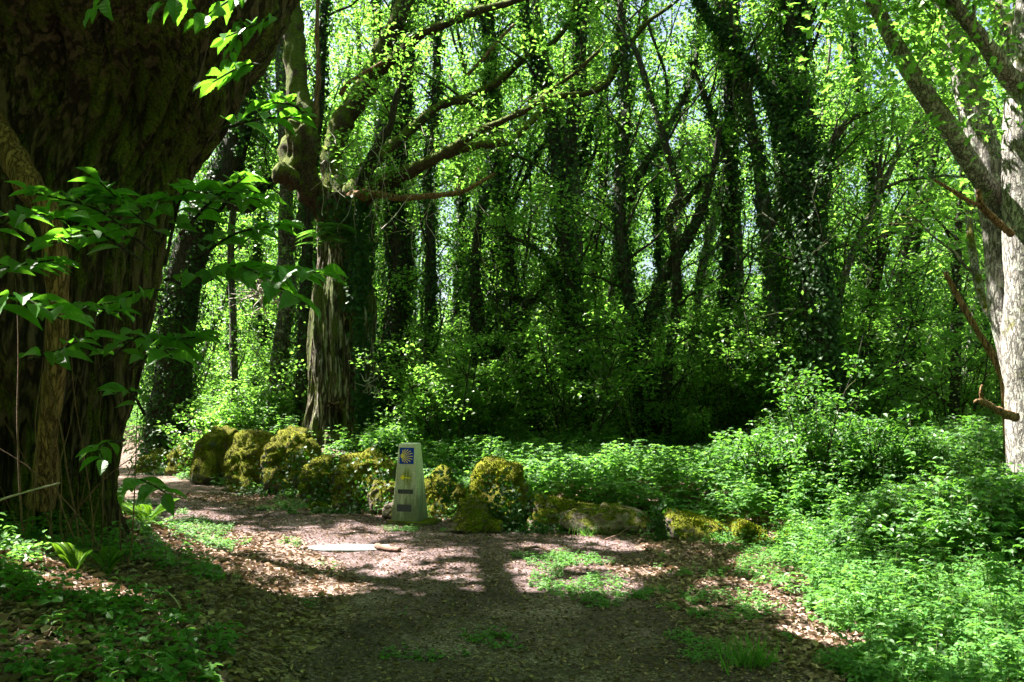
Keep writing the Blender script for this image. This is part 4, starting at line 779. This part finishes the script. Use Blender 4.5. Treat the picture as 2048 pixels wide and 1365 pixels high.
RK = [
 ('small dark mossy boulder at the far left end of the wall', 17, [(335, 960), (330, 910), (345, 880), (372, 882), (385, 915), (385, 960)], .3, 'moss', .7, 900),
 ('low mossed block beside the small boulder at the far left of the wall', 17.5, [(270, 960), (272, 915), (300, 895), (335, 905), (340, 960)], .3, 'moss', .7, 600),
 ('tall dark mossy boulder just left of the one with a bare pale edge', 15.3, [(385, 965), (392, 900), (405, 855), (430, 848), (452, 856), (458, 900), (455, 968)], .4, 'moss', .65, 1200),
 ('big mossy boulder with a bare pale left edge', 14.2, [(462, 990), (446, 930), (447, 885), (470, 864), (500, 862), (528, 885), (532, 930), (525, 985)], .45, 'moss', .6, 1600),
 ('upright mossy boulder lit on its crown, tallest in the left part of the wall', 13.8, [(530, 985), (528, 900), (538, 862), (562, 852), (596, 860), (612, 885), (615, 940), (608, 985)], .4, 'moss', .6, 1600),
 ('round mossy lump tucked against the tallest left boulder', 13.1, [(590, 970), (578, 920), (590, 888), (612, 878), (632, 895), (636, 940), (625, 980)], .25, 'moss', .8, 900),
 ('bright green rounded mossy rock in the gap left of the broad boulder', 12.4, [(598, 985), (600, 945), (612, 915), (632, 907), (658, 915), (664, 945), (650, 985), (640, 1000)], .28, 'moss', .8, 1400),
 ('broad domed mossy boulder with ivy on its right side', 11.9, [(660, 1015), (662, 960), (675, 915), (705, 902), (745, 908), (778, 925), (788, 960), (780, 1012)], .45, 'moss', .65, 2200),
 ('small half buried mossy stone by the path edge below the ivy', 11.6, [(614, 1024), (616, 1010), (630, 1003), (648, 1006), (656, 1016), (652, 1026)], .14, 'moss', .8, 400),
 ('flat topped mossy block just left of the waymark', 11.2, [(738, 1020), (736, 985), (745, 966), (775, 964), (792, 970), (792, 1020)], .3, 'half', .45, 500),
 ('pale grey bare stone at the left foot of the waymark', 10.7, [(762, 1032), (766, 1008), (785, 1000), (800, 1008), (800, 1035)], .2, 'stone', .6, 0),
 ('dark mossy boulder half hidden behind the right side of the waymark', 11, [(845, 1050), (848, 950), (870, 932), (897, 940), (905, 975), (915, 1020), (910, 1048)], .35, 'moss', .6, 1400),
 ('small mossed knob between the hidden boulder and the big trapezoid one', 10.9, [(900, 1010), (902, 980), (915, 970), (930, 978), (934, 1010)], .2, 'moss', .8, 400),
 ('big trapezoid mossy boulder with a sunlit yellow green face', 10.2, [(932, 1050), (934, 985), (948, 945), (968, 922), (1000, 924), (1044, 938), (1050, 970), (1046, 1052)], .38, 'moss', .42, 3200),
 ('squat rounded mossy rock in front of the big trapezoid boulder', 9.75, [(905, 1040), (908, 1012), (930, 996), (962, 996), (982, 1012), (985, 1040), (970, 1055)], .25, 'half', .7, 800),
 ('low dark rock under the squat rounded one', 9.5, [(902, 1060), (906, 1040), (930, 1030), (962, 1036), (972, 1055), (960, 1066)], .2, 'half', .7, 400),
 ('smallest dark rock at the right foot of the trapezoid boulder', 9.5, [(968, 1066), (970, 1050), (985, 1040), (1002, 1045), (1006, 1062)], .14, 'half', .8, 250),
 ('sloping slab rock with a mossy top right of the trapezoid boulder', 10, [(1052, 1056), (1052, 1010), (1065, 995), (1100, 996), (1160, 1008), (1205, 1008), (1208, 1022), (1150, 1045), (1110, 1058)], .3, 'half', .5, 900),
 ('long bare topped slab lying like a bench over a dark gap', 9.55, [(1112, 1056), (1116, 1030), (1135, 1020), (1200, 1023), (1260, 1021), (1300, 1030), (1314, 1045), (1302, 1062), (1230, 1056), (1170, 1060)], .26, 'stone', .42, 500),
 ('angular slab tapering to the right, upright face mossy below', 9.15, [(1327, 1078), (1327, 1038), (1340, 1026), (1380, 1030), (1440, 1044), (1466, 1054), (1466, 1085), (1400, 1082)], .3, 'half', .42, 1000),
 ('bright green mossy rock at the right end of the wall', 8.9, [(1470, 1088), (1470, 1058), (1485, 1046), (1510, 1048), (1540, 1064), (1545, 1095), (1500, 1100)], .25, 'moss', .6, 1600),
 ('low mossy kerb stone running into the weeds at the right end', 8.8, [(1545, 1088), (1548, 1070), (1590, 1072), (1640, 1076), (1650, 1084), (1600, 1092)], .12, 'moss', .6, 600),
]
for k_, (lb, Y, ol, th, mt, bx, tf) in enumerate(RK): rock(lb, Y, ol, th, mt, bx, k_, tf * 2)

# ------------------------------------------------------------------ waymark pillar
def marker():
    zb = .06; base = np.array([-1.32, 10.35, 0.0]); base[2] = float(hgt(-1.32, 10.0)) - .0
    root = empty('waymark_pillar', base, 'tapered concrete pilgrim waymark with blue shell tile and yellow arrow', 'waymark'); root.rotation_euler = (0, 0, math.radians(-13))
    H = .985; bw, tw = .185, .112
    def prism(b, w0, w1, z0, z1, bev=.01, tint=None):
        rings = []; 
        for (w_, z) in ((w0, z0), (w0 + (w1 - w0) * .5, z0 + (z1 - z0) * .5), (w1, z1 - .012), (w1 - .012, z1)):
            c = bev; rings.append([(-w_ + c, -w_, z), (w_ - c, -w_, z), (w_, -w_ + c, z), (w_, w_ - c, z), (w_ - c, w_, z), (-w_ + c, w_, z), (-w_, w_ - c, z), (-w_, -w_ + c, z)])
        V = np.array(rings).reshape(-1, 3); f = []
        for i in range(3):
            for j in range(8): f.append((i * 8 + j, i * 8 + (j + 1) % 8, (i + 1) * 8 + (j + 1) % 8, (i + 1) * 8 + j))
        b.add(V, [np.array(f), np.array([[24 + j for j in range(8)]])])
    b = MB(); prism(b, bw, tw, zb, H + zb); b.build('body', M['concrete'], root, False)
    b = MB(); V = []; n_ = 40
    o = [(-.24, -.22), (.2, -.235), (.36, -.2), (.4, .1), (.25, .26), (-.2, .25), (-.26, 0)]
    tp = [(x * .96, y * .96, zb) for x, y in o]; bt = [(x, y, -.12) for x, y in o]; m_ = [(x, y, zb - .015) for x, y in o]; V = np.array(tp + m_ + bt); k = len(o)
    f = [(i + k, (i + 1) % k + k, (i + 1) % k, i) for i in range(k)] + [(i + 2 * k, (i + 1) % k + 2 * k, (i + 1) % k + k, i + k) for i in range(k)]
    b.add(V, [np.array(f), np.array([list(range(k))])]); b.build('plinth', R_['half'], root, False)
    # points on the sloping front face: s across (-1..1 of half width), z height
    def fp(x, z, off): t = (z - zb) / H; w_ = bw + (tw - bw) * t; nx = np.array([0, -1, (bw - tw) / H * 1.0]); nn = nx / np.linalg.norm(nx); return np.array([x, -w_, z]) + nn * off
    def plate(name, x0, x1, z0, z1, off, th, mat, parent=root):
        b = MB(); q = [fp(x0, z0, off), fp(x1, z0, off), fp(x1, z1, off), fp(x0, z1, off)]; q2 = [fp(x0, z0, off - th), fp(x1, z0, off - th), fp(x1, z1, off - th), fp(x0, z1, off - th)]
        b.add(np.array(q + q2), np.array([(0, 1, 2, 3), (4, 5, 1, 0), (5, 6, 2, 1), (6, 7, 3, 2), (7, 4, 0, 3)])); return b.build(name, mat, parent, False)
    blue = plain('blue_tile', (.006, .04, .42), .25, (.008, .055, .5), 6); yel = plain('yellow_shell', (.75, .55, .10), .35, (.85, .65, .16), 12); ypaint = plain('yellow_paint', (.85, .66, .005), .5, (.95, .78, .02), 40)
    dark = plain('dark_plaque', (.02, .022, .04), .35, (.035, .037, .06), 20); slate = plain('slate_plaque', (.045, .055, .085), .35, (.06, .07, .10), 8, metal=.3); ltr = plain('plaque_lettering', (.10, .105, .13), .5)
    tile = plate('tile', -.093, .098, .785, .992, .004, .006, blue)
    sh = MB(); hub = np.array([-.062, .886])
    def poly(pts, off): 
        V = np.array([fp(x, z, off) for x, z in pts]); sh.add(V, np.array([list(range(len(pts)))]))
    for k_, a in enumerate(np.radians([80, 62, 45, 29, 14, -1, -16, -31, -47, -64, -82])):
        Lr = [.075, .097, .118, .136, .146, .15, .146, .136, .118, .097, .075][k_]; d = np.array([math.cos(a), math.sin(a)]); n_ = np.array([-d[1], d[0]]); e = hub + d * Lr; s_ = hub + d * .012
        poly([s_ - n_ * .0025, e - n_ * .0055, e + n_ * .0055, s_ + n_ * .0025], .0062 + .00005 * k_)
    t = np.linspace(0, 2 * np.pi, 14, endpoint=False); poly([(hub[0] + .017 * math.cos(q), hub[1] + .03 * math.sin(q)) for q in t], .007)
    sh.build('shell_emblem', yel, tile, False)
    ar = MB(); sh = ar
    poly([(-.005 - .02, .605), (.062, .600), (.064, .611), (-.02, .618)], .003); poly([(-.082, .612), (-.03, .650), (-.022, .640), (-.052, .612)], .0034); poly([(-.082, .612), (-.052, .612), (-.03, .588), (-.038, .578)], .0034); poly([(-.075, .612), (-.05, .632), (-.02, .618), (-.022, .606), (-.052, .594)], .003)
    ar.build('arrow', ypaint, root, False)
    pq = plate('plaque', -.105, .098, .408, .462, .004, .006, dark)
    lt = MB(); sh = lt; x = -.075
    for ch, w_ in zip('K 69 570', (.016, .010, .016, .016, .010, .016, .016, .016)):
        if ch != ' ':
            z0, z1 = .424, .446; s = .0035; o_ = .0052
            SEG = {'6': 'acdefg', '9': 'abcdfg', '5': 'acdfg', '7': 'abc', '0': 'abcdef', 'K': 'K'}[ch]
            xr = x + w_ - .004; zm = (z0 + z1) / 2
            def bar(xa, za, xb_, zb_): poly([(xa, za), (xb_, za), (xb_, zb_), (xa, zb_)], o_)
            if ch == 'K': bar(x, z0, x + s, z1); poly([(x + s, zm - .001), (xr, z1 - .003), (xr, z1), (x + s, zm + .003)], o_); poly([(x + s, zm - .003), (xr, z0), (xr, z0 + .003), (x + s, zm + .001)], o_)
            else:
                if 'a' in SEG: bar(x, z1 - s, xr, z1)
                if 'g' in SEG: bar(x, zm - s / 2, xr, zm + s / 2)
                if 'd' in SEG: bar(x, z0, xr, z0 + s)
                if 'f' in SEG: bar(x, zm, x + s, z1)
                if 'e' in SEG: bar(x, z0, x + s, zm)
                if 'b' in SEG: bar(xr - s, zm, xr, z1)
                if 'c' in SEG: bar(xr - s, z0, xr, zm)
        x += w_ + .003
    lt.build('lettering', ltr, pq, False)
    plate('plaque', -.112, .082, .182, .272, .0035, .005, slate)['label'] = 'blank slate grey plaque near the foot'
marker()

rng = np.random.default_rng(108)
# ------------------------------------------------------------------ low vegetation
def scatter(n, box, fn):
    x = rng.uniform(box[0], box[1], n); y = rng.uniform(box[2], box[3], n); k = fn(x, y); return x[k], y[k]
def visible(x, y, m=1.2): return np.abs(x) < .66 * y + m
MARK = np.array([-1.32, 10.35])
def herb(mb, st, x, y, H, nodes_, leaf, wr, tri=3, lean=.25, tpl=DIA, spread=.12, t0=.3, flat=.9):
    n = len(x); z = hgt(x, y); H = np.broadcast_to(H, (n,)); a = rng.uniform(0, 6.28, n); ln = np.stack([np.cos(a), np.sin(a), np.zeros(n)], 1) * (rng.random(n) * lean * H)[:, None]
    B = np.stack([x, y, z], 1); st_up = np.stack([np.zeros(n), np.zeros(n), H], 1)
    leaves(st, B - [0, 0, .02], nrm(st_up + ln), nrm(rnd(n)), H * 1.0, .004 / np.maximum(H, .04), STEM)
    for k in range(nodes_):
        t = t0 + (1 - t0) * (k + rng.random(n)) / nodes_; c = B + st_up * t[:, None] + ln * (t ** 1.6)[:, None]; a0 = rng.uniform(0, 6.28, n); od = np.stack([np.cos(a0), np.sin(a0), np.full(n, .1)], 1)
        c = c + od * (spread * (1.15 - t) * rng.uniform(.3, 1, n))[:, None]; up = nrm(rnd(n, .28) + [0, 0, flat]); sz = leaf * rng.uniform(.65, 1.2, n) * (1.15 - .45 * t)
        for q in range(tri):
            b = a0 + (q - (tri - 1) / 2) * (1.15 if tri == 3 else 6.28 / tri); d = np.stack([np.cos(b), np.sin(b), np.full(n, -.12)], 1); leaves(mb, c, nrm(d + rnd(n, .12)), up, sz, wr, tpl)
# nettles and brambles behind the wall
lf, st = MB(), MB()
x, y = scatter(14000, (-11, 9, 8.5, 15), lambda x, y: (wall_d(x, y) > .25) & visible(x, y) & ((np.abs(x + 3.4) > .75) | (np.abs(y - 15.3) > .9)) & (n2(x, y, .9, 61) > -.75))
herb(lf, st, x, y, np.clip(.38 + .48 * n2(x, y, .9, 62, 3) + .1 * sm(wall_d(x, y)), .15, .95), 6, .10, .62)
x, y = scatter(15000, (-17, 17, 14, 28), lambda x, y: (wall_d(x, y) > .4) & visible(x, y) & ((np.abs(x + 3.4) > .8) | (np.abs(y - 15.3) > 1)) & (n2(x, y, .5, 63) > -.5))
herb(lf, st, x, y, np.clip(.6 + .65 * n2(x, y, .6, 64, 3), .2, 1.7), 7, .09, .62, tpl=DIA2)
x, y = scatter(9000, (-32, 32, 27, 56), lambda x, y: visible(x, y))
herb(lf, st, x, y, np.clip(1.1 + .9 * n2(x, y, .3, 65, 3), .3, 2.6), 7, .15, .62, tpl=DIA2)
tag(lf.build('undergrowth', M['under'], smooth=False), 'green nettles and brambles carpeting the bank behind the stone wall', 'undergrowth', kind='stuff')
tag(st.build('undergrowth_stems', M['stem'], smooth=False), 'thin stems under the nettle leaves behind the wall', 'stems', kind='stuff')
# bramble mass on the right
lf, st = MB(), MB()
def bram_d(x, y): return np.minimum((x - np.interp(y, [5.6, 5.9, 6.4, 6.9, 7.5, 8.5, 9.3, 12], [9, 5.5, 4.2, 3.35, 3.2, 3.1, 3.5, 3.2])), 3)
x, y = scatter(13000, (2.2, 10, 4.6, 12.5), lambda x, y: (bram_d(x, y) > 0) & (x < .68 * y + .8))
hb = np.clip(.25 + .55 * sm(bram_d(x, y) / .9) + .34 * n2(x, y, 1.2, 66, 3), .15, 1.3)
herb(lf, st, x, y, hb, 6, .082, .66, 3, .35, MID, .16, .25)
tag(lf.build('bramble_patch', M['bramble'], smooth=False), 'dense waist high brambles filling the right side of the clearing', 'brambles', kind='stuff')
tag(st.build('bramble_stems', M['stem'], smooth=False), 'pale thin stems standing in the brambles on the right', 'stems', kind='stuff')
# tall individual shoots over the brambles
for k_, (u, Y, h_) in enumerate([(2000, 5.2, 1.15), (1880, 6.8, 1.25), (1770, 8.2, 1.3), (1685, 8.6, 1.2), (1840, 7.6, 1.35), (1600, 9.6, 1.0), (1960, 7.2, 1.2)]):
    x0 = (u - 1024) / F * Y; a, b = MB(), MB(); herb(a, b, np.full(3, x0) + rng.normal(0, .03, 3), np.full(3, Y) + rng.normal(0, .03, 3), np.array([h_, h_ * .8, h_ * .9]), 9, .085, .55, 3, .12, MID, .04, .35)
    bs = G(x0, Y); lb = ['tall pale shoot in the nearest brambles at the right edge', 'upright bramble shoot second from the right edge behind the weeds', 'bramble shoot with drooping pale tip near the middle of the bramble patch', 'bramble shoot above the mossy kerb stone', 'tallest bramble shoot, standing against the dark thicket', 'slim shoot behind the bright green end rock', 'shoot poking up in front of the pale oak foot'][k_]
    rt = empty('bramble_shoot', bs, lb, 'shoot', 'tall shoots above the brambles'); b.build('stem', M['stem'], rt, False, loc=bs); a.build('foliage', M['weed'], rt, False, loc=bs)
# weeds at the foot of the brambles and across the clearing
lf, st = MB(), MB()
def weed_w(x, y):
    d = x - np.interp(y, [3, 4.5, 6.4, 7.5, 8.7, 9.3], [2.35, 2.1, 2.25, 2.6, 2.95, 3.3]); return d
x, y = scatter(15000, (1.5, 6.5, 3.6, 9.3), lambda x, y: (weed_w(x, y) + .25 * n2(x, y, 1.5, 67) > 0) & (bram_d(x, y) < .5))
hw_ = np.clip(.08 + .2 * sm(weed_w(x, y) / 1.2) + .08 * n2(x, y, 2.2, 68, 3), .05, .5)
hw_ = hw_ * rng.uniform(.6, 1.35, len(x)); herb(lf, st, x, y, hw_, 5, .05, .55, 3, .4, DIA, .06, .2)
u0 = len(x)
x, y = scatter(2000, (1.5, 6.5, 3.6, 9.3), lambda x, y: (weed_w(x, y) > -.1) & (bram_d(x, y) < .6)); herb(lf, st, x, y, .15 + .25 * rng.random(len(x)), 4, .07, .55, 2, .3, MID, .06, .4)
def clear_k(x, y):
    s = np.zeros_like(x); uu = 1024 + x / y * F; vv = HOR + EYE / y * F
    for (a, b, ru, rv, k) in [(1100, 1160, 60, 45, 1), (1180, 1190, 90, 45, 1), (1160, 1125, 90, 20, .9), (1300, 1175, 160, 70, .6), (1450, 1210, 150, 70, .75), (1520, 1130, 80, 60, .9), (1260, 1230, 80, 30, .5), (380, 1080, 90, 50, .9), (260, 1030, 60, 60, 1), (500, 1170, 200, 60, .45), (560, 1290, 200, 60, .5), (700, 1240, 120, 30, .5), (1500, 1310, 150, 50, .6), (1750, 1330, 200, 40, .9), (1050, 1300, 300, 60, .25), (300, 1250, 200, 120, .42), (100, 1150, 200, 150, .5), (820, 1062, 60, 8, .9), (600, 1010, 150, 16, .6), (450, 985, 80, 16, .6)]:
        s = np.maximum(s, k * np.exp(-(((uu - a) / ru) ** 2 + ((vv - b) / rv) ** 2)))
    return s
x, y = scatter(46000, (-6, 5, 3.4, 12.5), lambda x, y: (clear_k(x, y) + .5 * n2(x, y, 2.6, 69, 3) > .55) & visible(x, y, .3))
herb(lf, st, x, y, .03 + .06 * rng.random(len(x)), 3, .032, .6, 3, .4, DIA, .03, .2)
x, y = scatter(3800, (-5, -.8, 3.0, 10.5), lambda x, y: (bank_d(x, y) > .5) & (n2(x, y, 1.6, 70, 3) > .0) & visible(x, y, .3)); herb(lf, st, x, y, .05 + .2 * rng.random(len(x)) ** 2, 4, .062, .72, 2, .5, MID, .08, .3)
x, y = scatter(30000, (-9, 3.6, 8.6, 19), lambda x, y: (np.abs(wall_d(x, y) + .12) < .33) & (n2(x, y, 2.0, 81, 2) > -.1) & (np.hypot(x + 1.3, y - 10.0) > .45))
herb(lf, st, x, y, .05 + .22 * rng.random(len(x)) ** 2, 4, .05, .6, 3, .4, DIA, .05, .2)
tag(lf.build('weeds', M['weed'], smooth=False), 'small fresh green weeds at the bramble edge and over the clearing', 'weeds', kind='stuff')
tag(st.build('weed_stems', M['stem'], smooth=False), 'hair thin stems of the small weeds', 'stems', kind='stuff')
# ivy creeping over rocks and wall foot
iv = MB()
for (u, v_, Y, ru, rv, n) in [(1000, 1005, 9.9, 26, 30, 260), (1030, 1040, 9.8, 16, 22, 140), (745, 985, 11.4, 30, 40, 260), (700, 1030, 11.2, 60, 20, 220), (650, 990, 12, 25, 30, 160), (560, 960, 13.2, 30, 30, 160), (1318, 1045, 9.1, 10, 26, 150), (600, 930, 12.8, 16, 26, 120), (370, 930, 16.6, 20, 40, 120), (310, 930, 17, 40, 30, 240), (1080, 1060, 9.6, 40, 10, 100), (890, 980, 10.6, 14, 34, 140), (520, 985, 13.6, 40, 14, 140), (790, 1010, 10.9, 20, 16, 90)]:
    uu = rng.normal(u, ru, n); vv = rng.normal(v_, rv, n); pos = np.stack([P(a, b, Y - .08 * rng.random()) for a, b in zip(uu, vv)]); g = hgt(pos[:, 0], pos[:, 1]); pos[:, 2] = np.maximum(pos[:, 2], g + .03)
    leaves(iv, pos, nrm(rnd(n, .6) + [0, -.4, -.6]), nrm(rnd(n, .35) + [0, -.8, .7]), rng.uniform(.04, .075, n), .9, DIA)
tag(iv.build('creeping_ivy', M['ivy'], smooth=False), 'dark ivy leaves trailing over the wall rocks and their feet', 'ivy', kind='stuff')
# leaf litter
lt = MB()
def lit_k(x, y): return np.clip(.35 + .6 * sm(-path_mask(x, y) * 1.5) + .25 * n2(x, y, 1.2, 71), 0, 1)
x, y = scatter(95000, (-6, 5.5, 3.2, 13.5), lambda x, y: (lit_k(x, y) > rng.random(len(x))) & visible(x, y, .3) & (rng.random(len(x)) < 8.0 / (y + 3)))
n = len(x); inpath = path_mask(x, y) > 0; z = hgt(x, y) + .008
leaves(lt, np.stack([x, y, z], 1), nrm(rnd(n) * [1, 1, .12]), nrm(rnd(n, .38) + [0, 0, 1]), np.where(inpath, .6, 1.0) * rng.uniform(.028, .078, n), rng.uniform(.35, .7, n), CURL, np.clip(rng.beta(1.6, 2.4, n), 0, 1))
x, y = scatter(34000, (-6, 4, 3.2, 12), lambda x, y: (path_mask(x, y) > -.2) & visible(x, y, .3)); n = len(x)
leaves(lt, np.stack([x, y, hgt(x, y) + .008], 1), nrm(rnd(n) * [1, 1, .1]), nrm(rnd(n, .2) + [0, 0, 1]), rng.uniform(.012, .034, n), rng.uniform(.25, .6, n), CURL, rng.beta(1.2, 2.6, n))
tag(lt.build('leaf_litter', M['dead'], smooth=False), 'brown fallen leaves strewn over the bank, path and clearing', 'leaf litter', kind='stuff')
# grass tufts
for (u, v_, Y, h_, n, lb) in [(1175, 1072, 9.35, .16, 90, 'grass tuft hanging under the long bench slab'), (1240, 1068, 9.4, .10, 60, 'short grass tuft under the right half of the long slab'), (1440, 1090, 8.95, .13, 110, 'grass tuft under the angular tapering slab'), (1390, 1088, 9.0, .08, 60, 'low thin grass below the middle of the angular slab'), (1500, 1330, 4.75, .22, 120, 'dark grass tuft among litter at the bottom right of the clearing'), (780, 1060, 9.9, .07, 60, 'small grass tuft at the left corner of the waymark plinth'), (1590, 1060, 9.2, .25, 160, 'sunlit grass clump behind the kerb stone'), (835, 1062, 9.75, .06, 50, 'tiny grass tuft in front of the waymark plinth')]:
    c = P(u, v_, Y); n = int(n); x = c[0] + rng.normal(0, .09, n); y = Y + rng.normal(0, .05, n); b = MB(); bs = G(c[0], Y); leaves(b, np.stack([x, y, hgt(x, y)], 1), nrm(rnd(n, .45) + [0, -.1, 1]), nrm(rnd(n)), h_ * rng.uniform(.5, 1.2, n), .05, BLADE)
    o = b.build('grass_tuft', M['fern'] if u == 1590 else M['weed'], smooth=False, loc=bs); o.location = bs; tag(o, lb, 'grass tuft')
# ferns
for (u, v_, Y, h_, n, lb) in [(292, 985, 8.2, .6, 9, 'yellow green sunlit fern at the right side of the chestnut foot'), (1175, 1000, 10.6, .6, 9, 'fern rising behind the sloping slab rock'), (1230, 1000, 10.9, .5, 7, 'smaller fern behind the long bench slab'), (215, 1050, 5.4, .35, 6, 'slim upright fern sprouting from the bank under the chestnut'), (150, 960, 5.2, .4, 6, 'upright fern left of the chestnut foot on the bank')]:
    c = P(u, v_, Y); g = float(hgt(c[0], Y)); bs = np.array([c[0], Y, g if lb[:6] != 'little' else c[2]]); b = MB()
    for q in range(n): a = rng.uniform(0, 6.28); up_ = 1.6 if 'upright' in lb else .9; frond(b, bs, nrm(np.array([math.cos(a) * .6, math.sin(a) * .6, up_])), h_ * rng.uniform(.7, 1.1), h_ * .16)
    o = b.build('fern', M['fern'], smooth=False, loc=bs); o.location = bs; tag(o, lb, 'fern')
# young elder bush in front of the broad ivy trunk
def bush(u, Y, H, W, lb, mat, nst, sz, tr):
    bs = G((u - 1024) / F * Y, Y); root = empty('young_bush', bs, lb, 'bush'); wood, lf, tips = MB(), MB(), []
    for s in range(nst):
        a = rng.uniform(0, 6.28); p = [bs + [rng.normal(0, .1), rng.normal(0, .1), -.05]]; d = nrm(np.array([math.cos(a) * W / H, math.sin(a) * W / H, 1.2])); h = H * rng.uniform(.55, 1.0)
        for j in range(6): d = nrm(d + rng.normal(0, .1, 3)); p.append(p[-1] + d * h / 6)
        p = np.array(p); tube(wood, p, np.linspace(.014, .004, 7), 4, cap=False); auto_branches(wood, tips, p, np.full(7, .02), .2, 1, tr, (.2, .6), sub=2, up=.1, sides=3)
    clump(lf, tips, 7, .08, sz, MID, .6, 1.5); wood.build('stem', M['bark_dark'], root, loc=bs); lf.build('foliage', M[mat], root, False, loc=bs)
bush(1635, 10.4, 2.5, .5, 'young elder bush with sunlit top leaves before the broadest ivy trunk', 'bramble', 6, .07, 7)
bush(1540, 10.6, 1.2, .7, 'low spreading bush left of the young elder', 'bramble', 7, .075, 7)
bush(1760, 9.8, 1.4, .7, 'rounded leafy bush between the young elder and the brambles', 'bramble', 7, .075, 7)
bush(885, 15, 2.4, 1.1, 'pale green layered sapling right of the old gnarled tree', 'forest', 8, .085, 10)
bush(960, 15.5, 2.6, 1.2, 'sunlit sapling with flat sprays in front of the low forked tree', 'forest', 8, .085, 10)
bush(430, 16.5, 1.8, 1.1, 'yellow green bush glowing behind the chestnut and the left wall', 'forest', 8, .085, 9)
bush(520, 17, 1.7, 1.1, 'bush below the white dead twigs, left of the old gnarled tree', 'forest', 8, .08, 9)
bush(790, 13.6, .9, .7, 'dark low bush at the right foot of the old gnarled tree', 'under', 7, .08, 8)
# bleached dead twigs and sticks
def twigs(u, v_, Y, R, n, lb, name='dead_branch'):
    c = P(u, v_, Y); b = MB()
    for q in range(n):
        p = [c + rng.normal(0, R * .25, 3)]; d = nrm(rng.normal(0, 1, 3) * [1, .6, .7] + [-.5, -.2, 0])
        for s in range(6): d = nrm(d + rng.normal(0, .4, 3)); p.append(p[-1] + d * R / 5)
        tube(b, spline(p, 2), np.linspace(.014, .005, 13), 3, cap=False)
    o = b.build(name, M['twig'], loc=c); o.location = c; tag(o, lb, 'twigs')
twigs(530, 585, 17, .55, 44, 'white bleached tangle of dead twigs left of the old gnarled tree')
twigs(1100, 605, 17.5, .4, 20, 'pale dead twigs caught between two ivy trunks')
twigs(1215, 770, 15, .4, 16, 'dry twig tangle left of the forked dark trunk')
twigs(745, 760, 15, .3, 12, 'dead twigs sticking out right of the old gnarled trunk')
def stick(pp, w0, w1, lb, mat='twig', Yl=None):
    p = spline([np.array(q) for q in pp], 6); b = MB(); tube(b, p, np.linspace(w0, w1, len(p)), 6, .2, 20, 3); c = p[0].copy(); o = b.build('stick', M[mat]); tag(o, lb, 'stick')
def gp(u, v_, dz=.012):
    Y = 8.0
    for _ in range(25): z = float(hgt((u - 1024) / F * Y, Y)); Y = (EYE - z) * F / (v_ - HOR)
    return G((u - 1024) / F * Y, Y, dz)
stick([P(-30, 1010, 4.6), P(50, 985, 4.65), P(120, 966, 4.7)], .008, .005, 'straight pale stick poking over the bank at the left edge')
stick([gp(1048, 1104, .03), gp(1075, 1101, .035), gp(1100, 1107, .02)], .016, .012, 'short crooked brown stick lying on the far side of the path', 'brown')
stick([gp(752, 1100, .04), gp(775, 1104, .03), gp(800, 1106, .03)], .035, .025, 'stubby piece of dead wood on the edge of the pale stone slab', 'brown')
stick([gp(1210, 1085, .03), gp(1240, 1078, .06), gp(1262, 1070, .1)], .008, .005, 'thin brown twig leaning on the ground below the long slab', 'brown')
stick([gp(330, 1195, .05), gp(350, 1215, .05), gp(365, 1235, .03)], .006, .004, 'thin pale twig among the fallen leaves on the lower bank')
stick([gp(700, 1000, .05), gp(730, 1010, .04), gp(762, 1002, .06)], .014, .01, 'grey stick among the litter at the foot of the broad domed boulder')
# pale slab set in the path
b = MB(); o = [gp(628, 1094, 0), gp(690, 1091, 0), gp(775, 1092, 0), gp(786, 1099, 0), gp(735, 1104, 0), gp(640, 1104, 0), gp(600, 1099, 0)]; k = len(o); tp = [q + [0, 0, .016] for q in o]; bt = [q - [0, 0, .08] for q in o]
b.add(np.array(tp + bt), [np.array([list(range(k))]), np.array([(i + k, (i + 1) % k + k, (i + 1) % k, i) for i in range(k)])]); tag(b.build('stone_slab', plain('pale_slab', (.08, .085, .085), .9, (.26, .28, .29), 16, 1.0), smooth=False), 'flat pale grey stone slab set level in the sunlit path', 'stone slab')
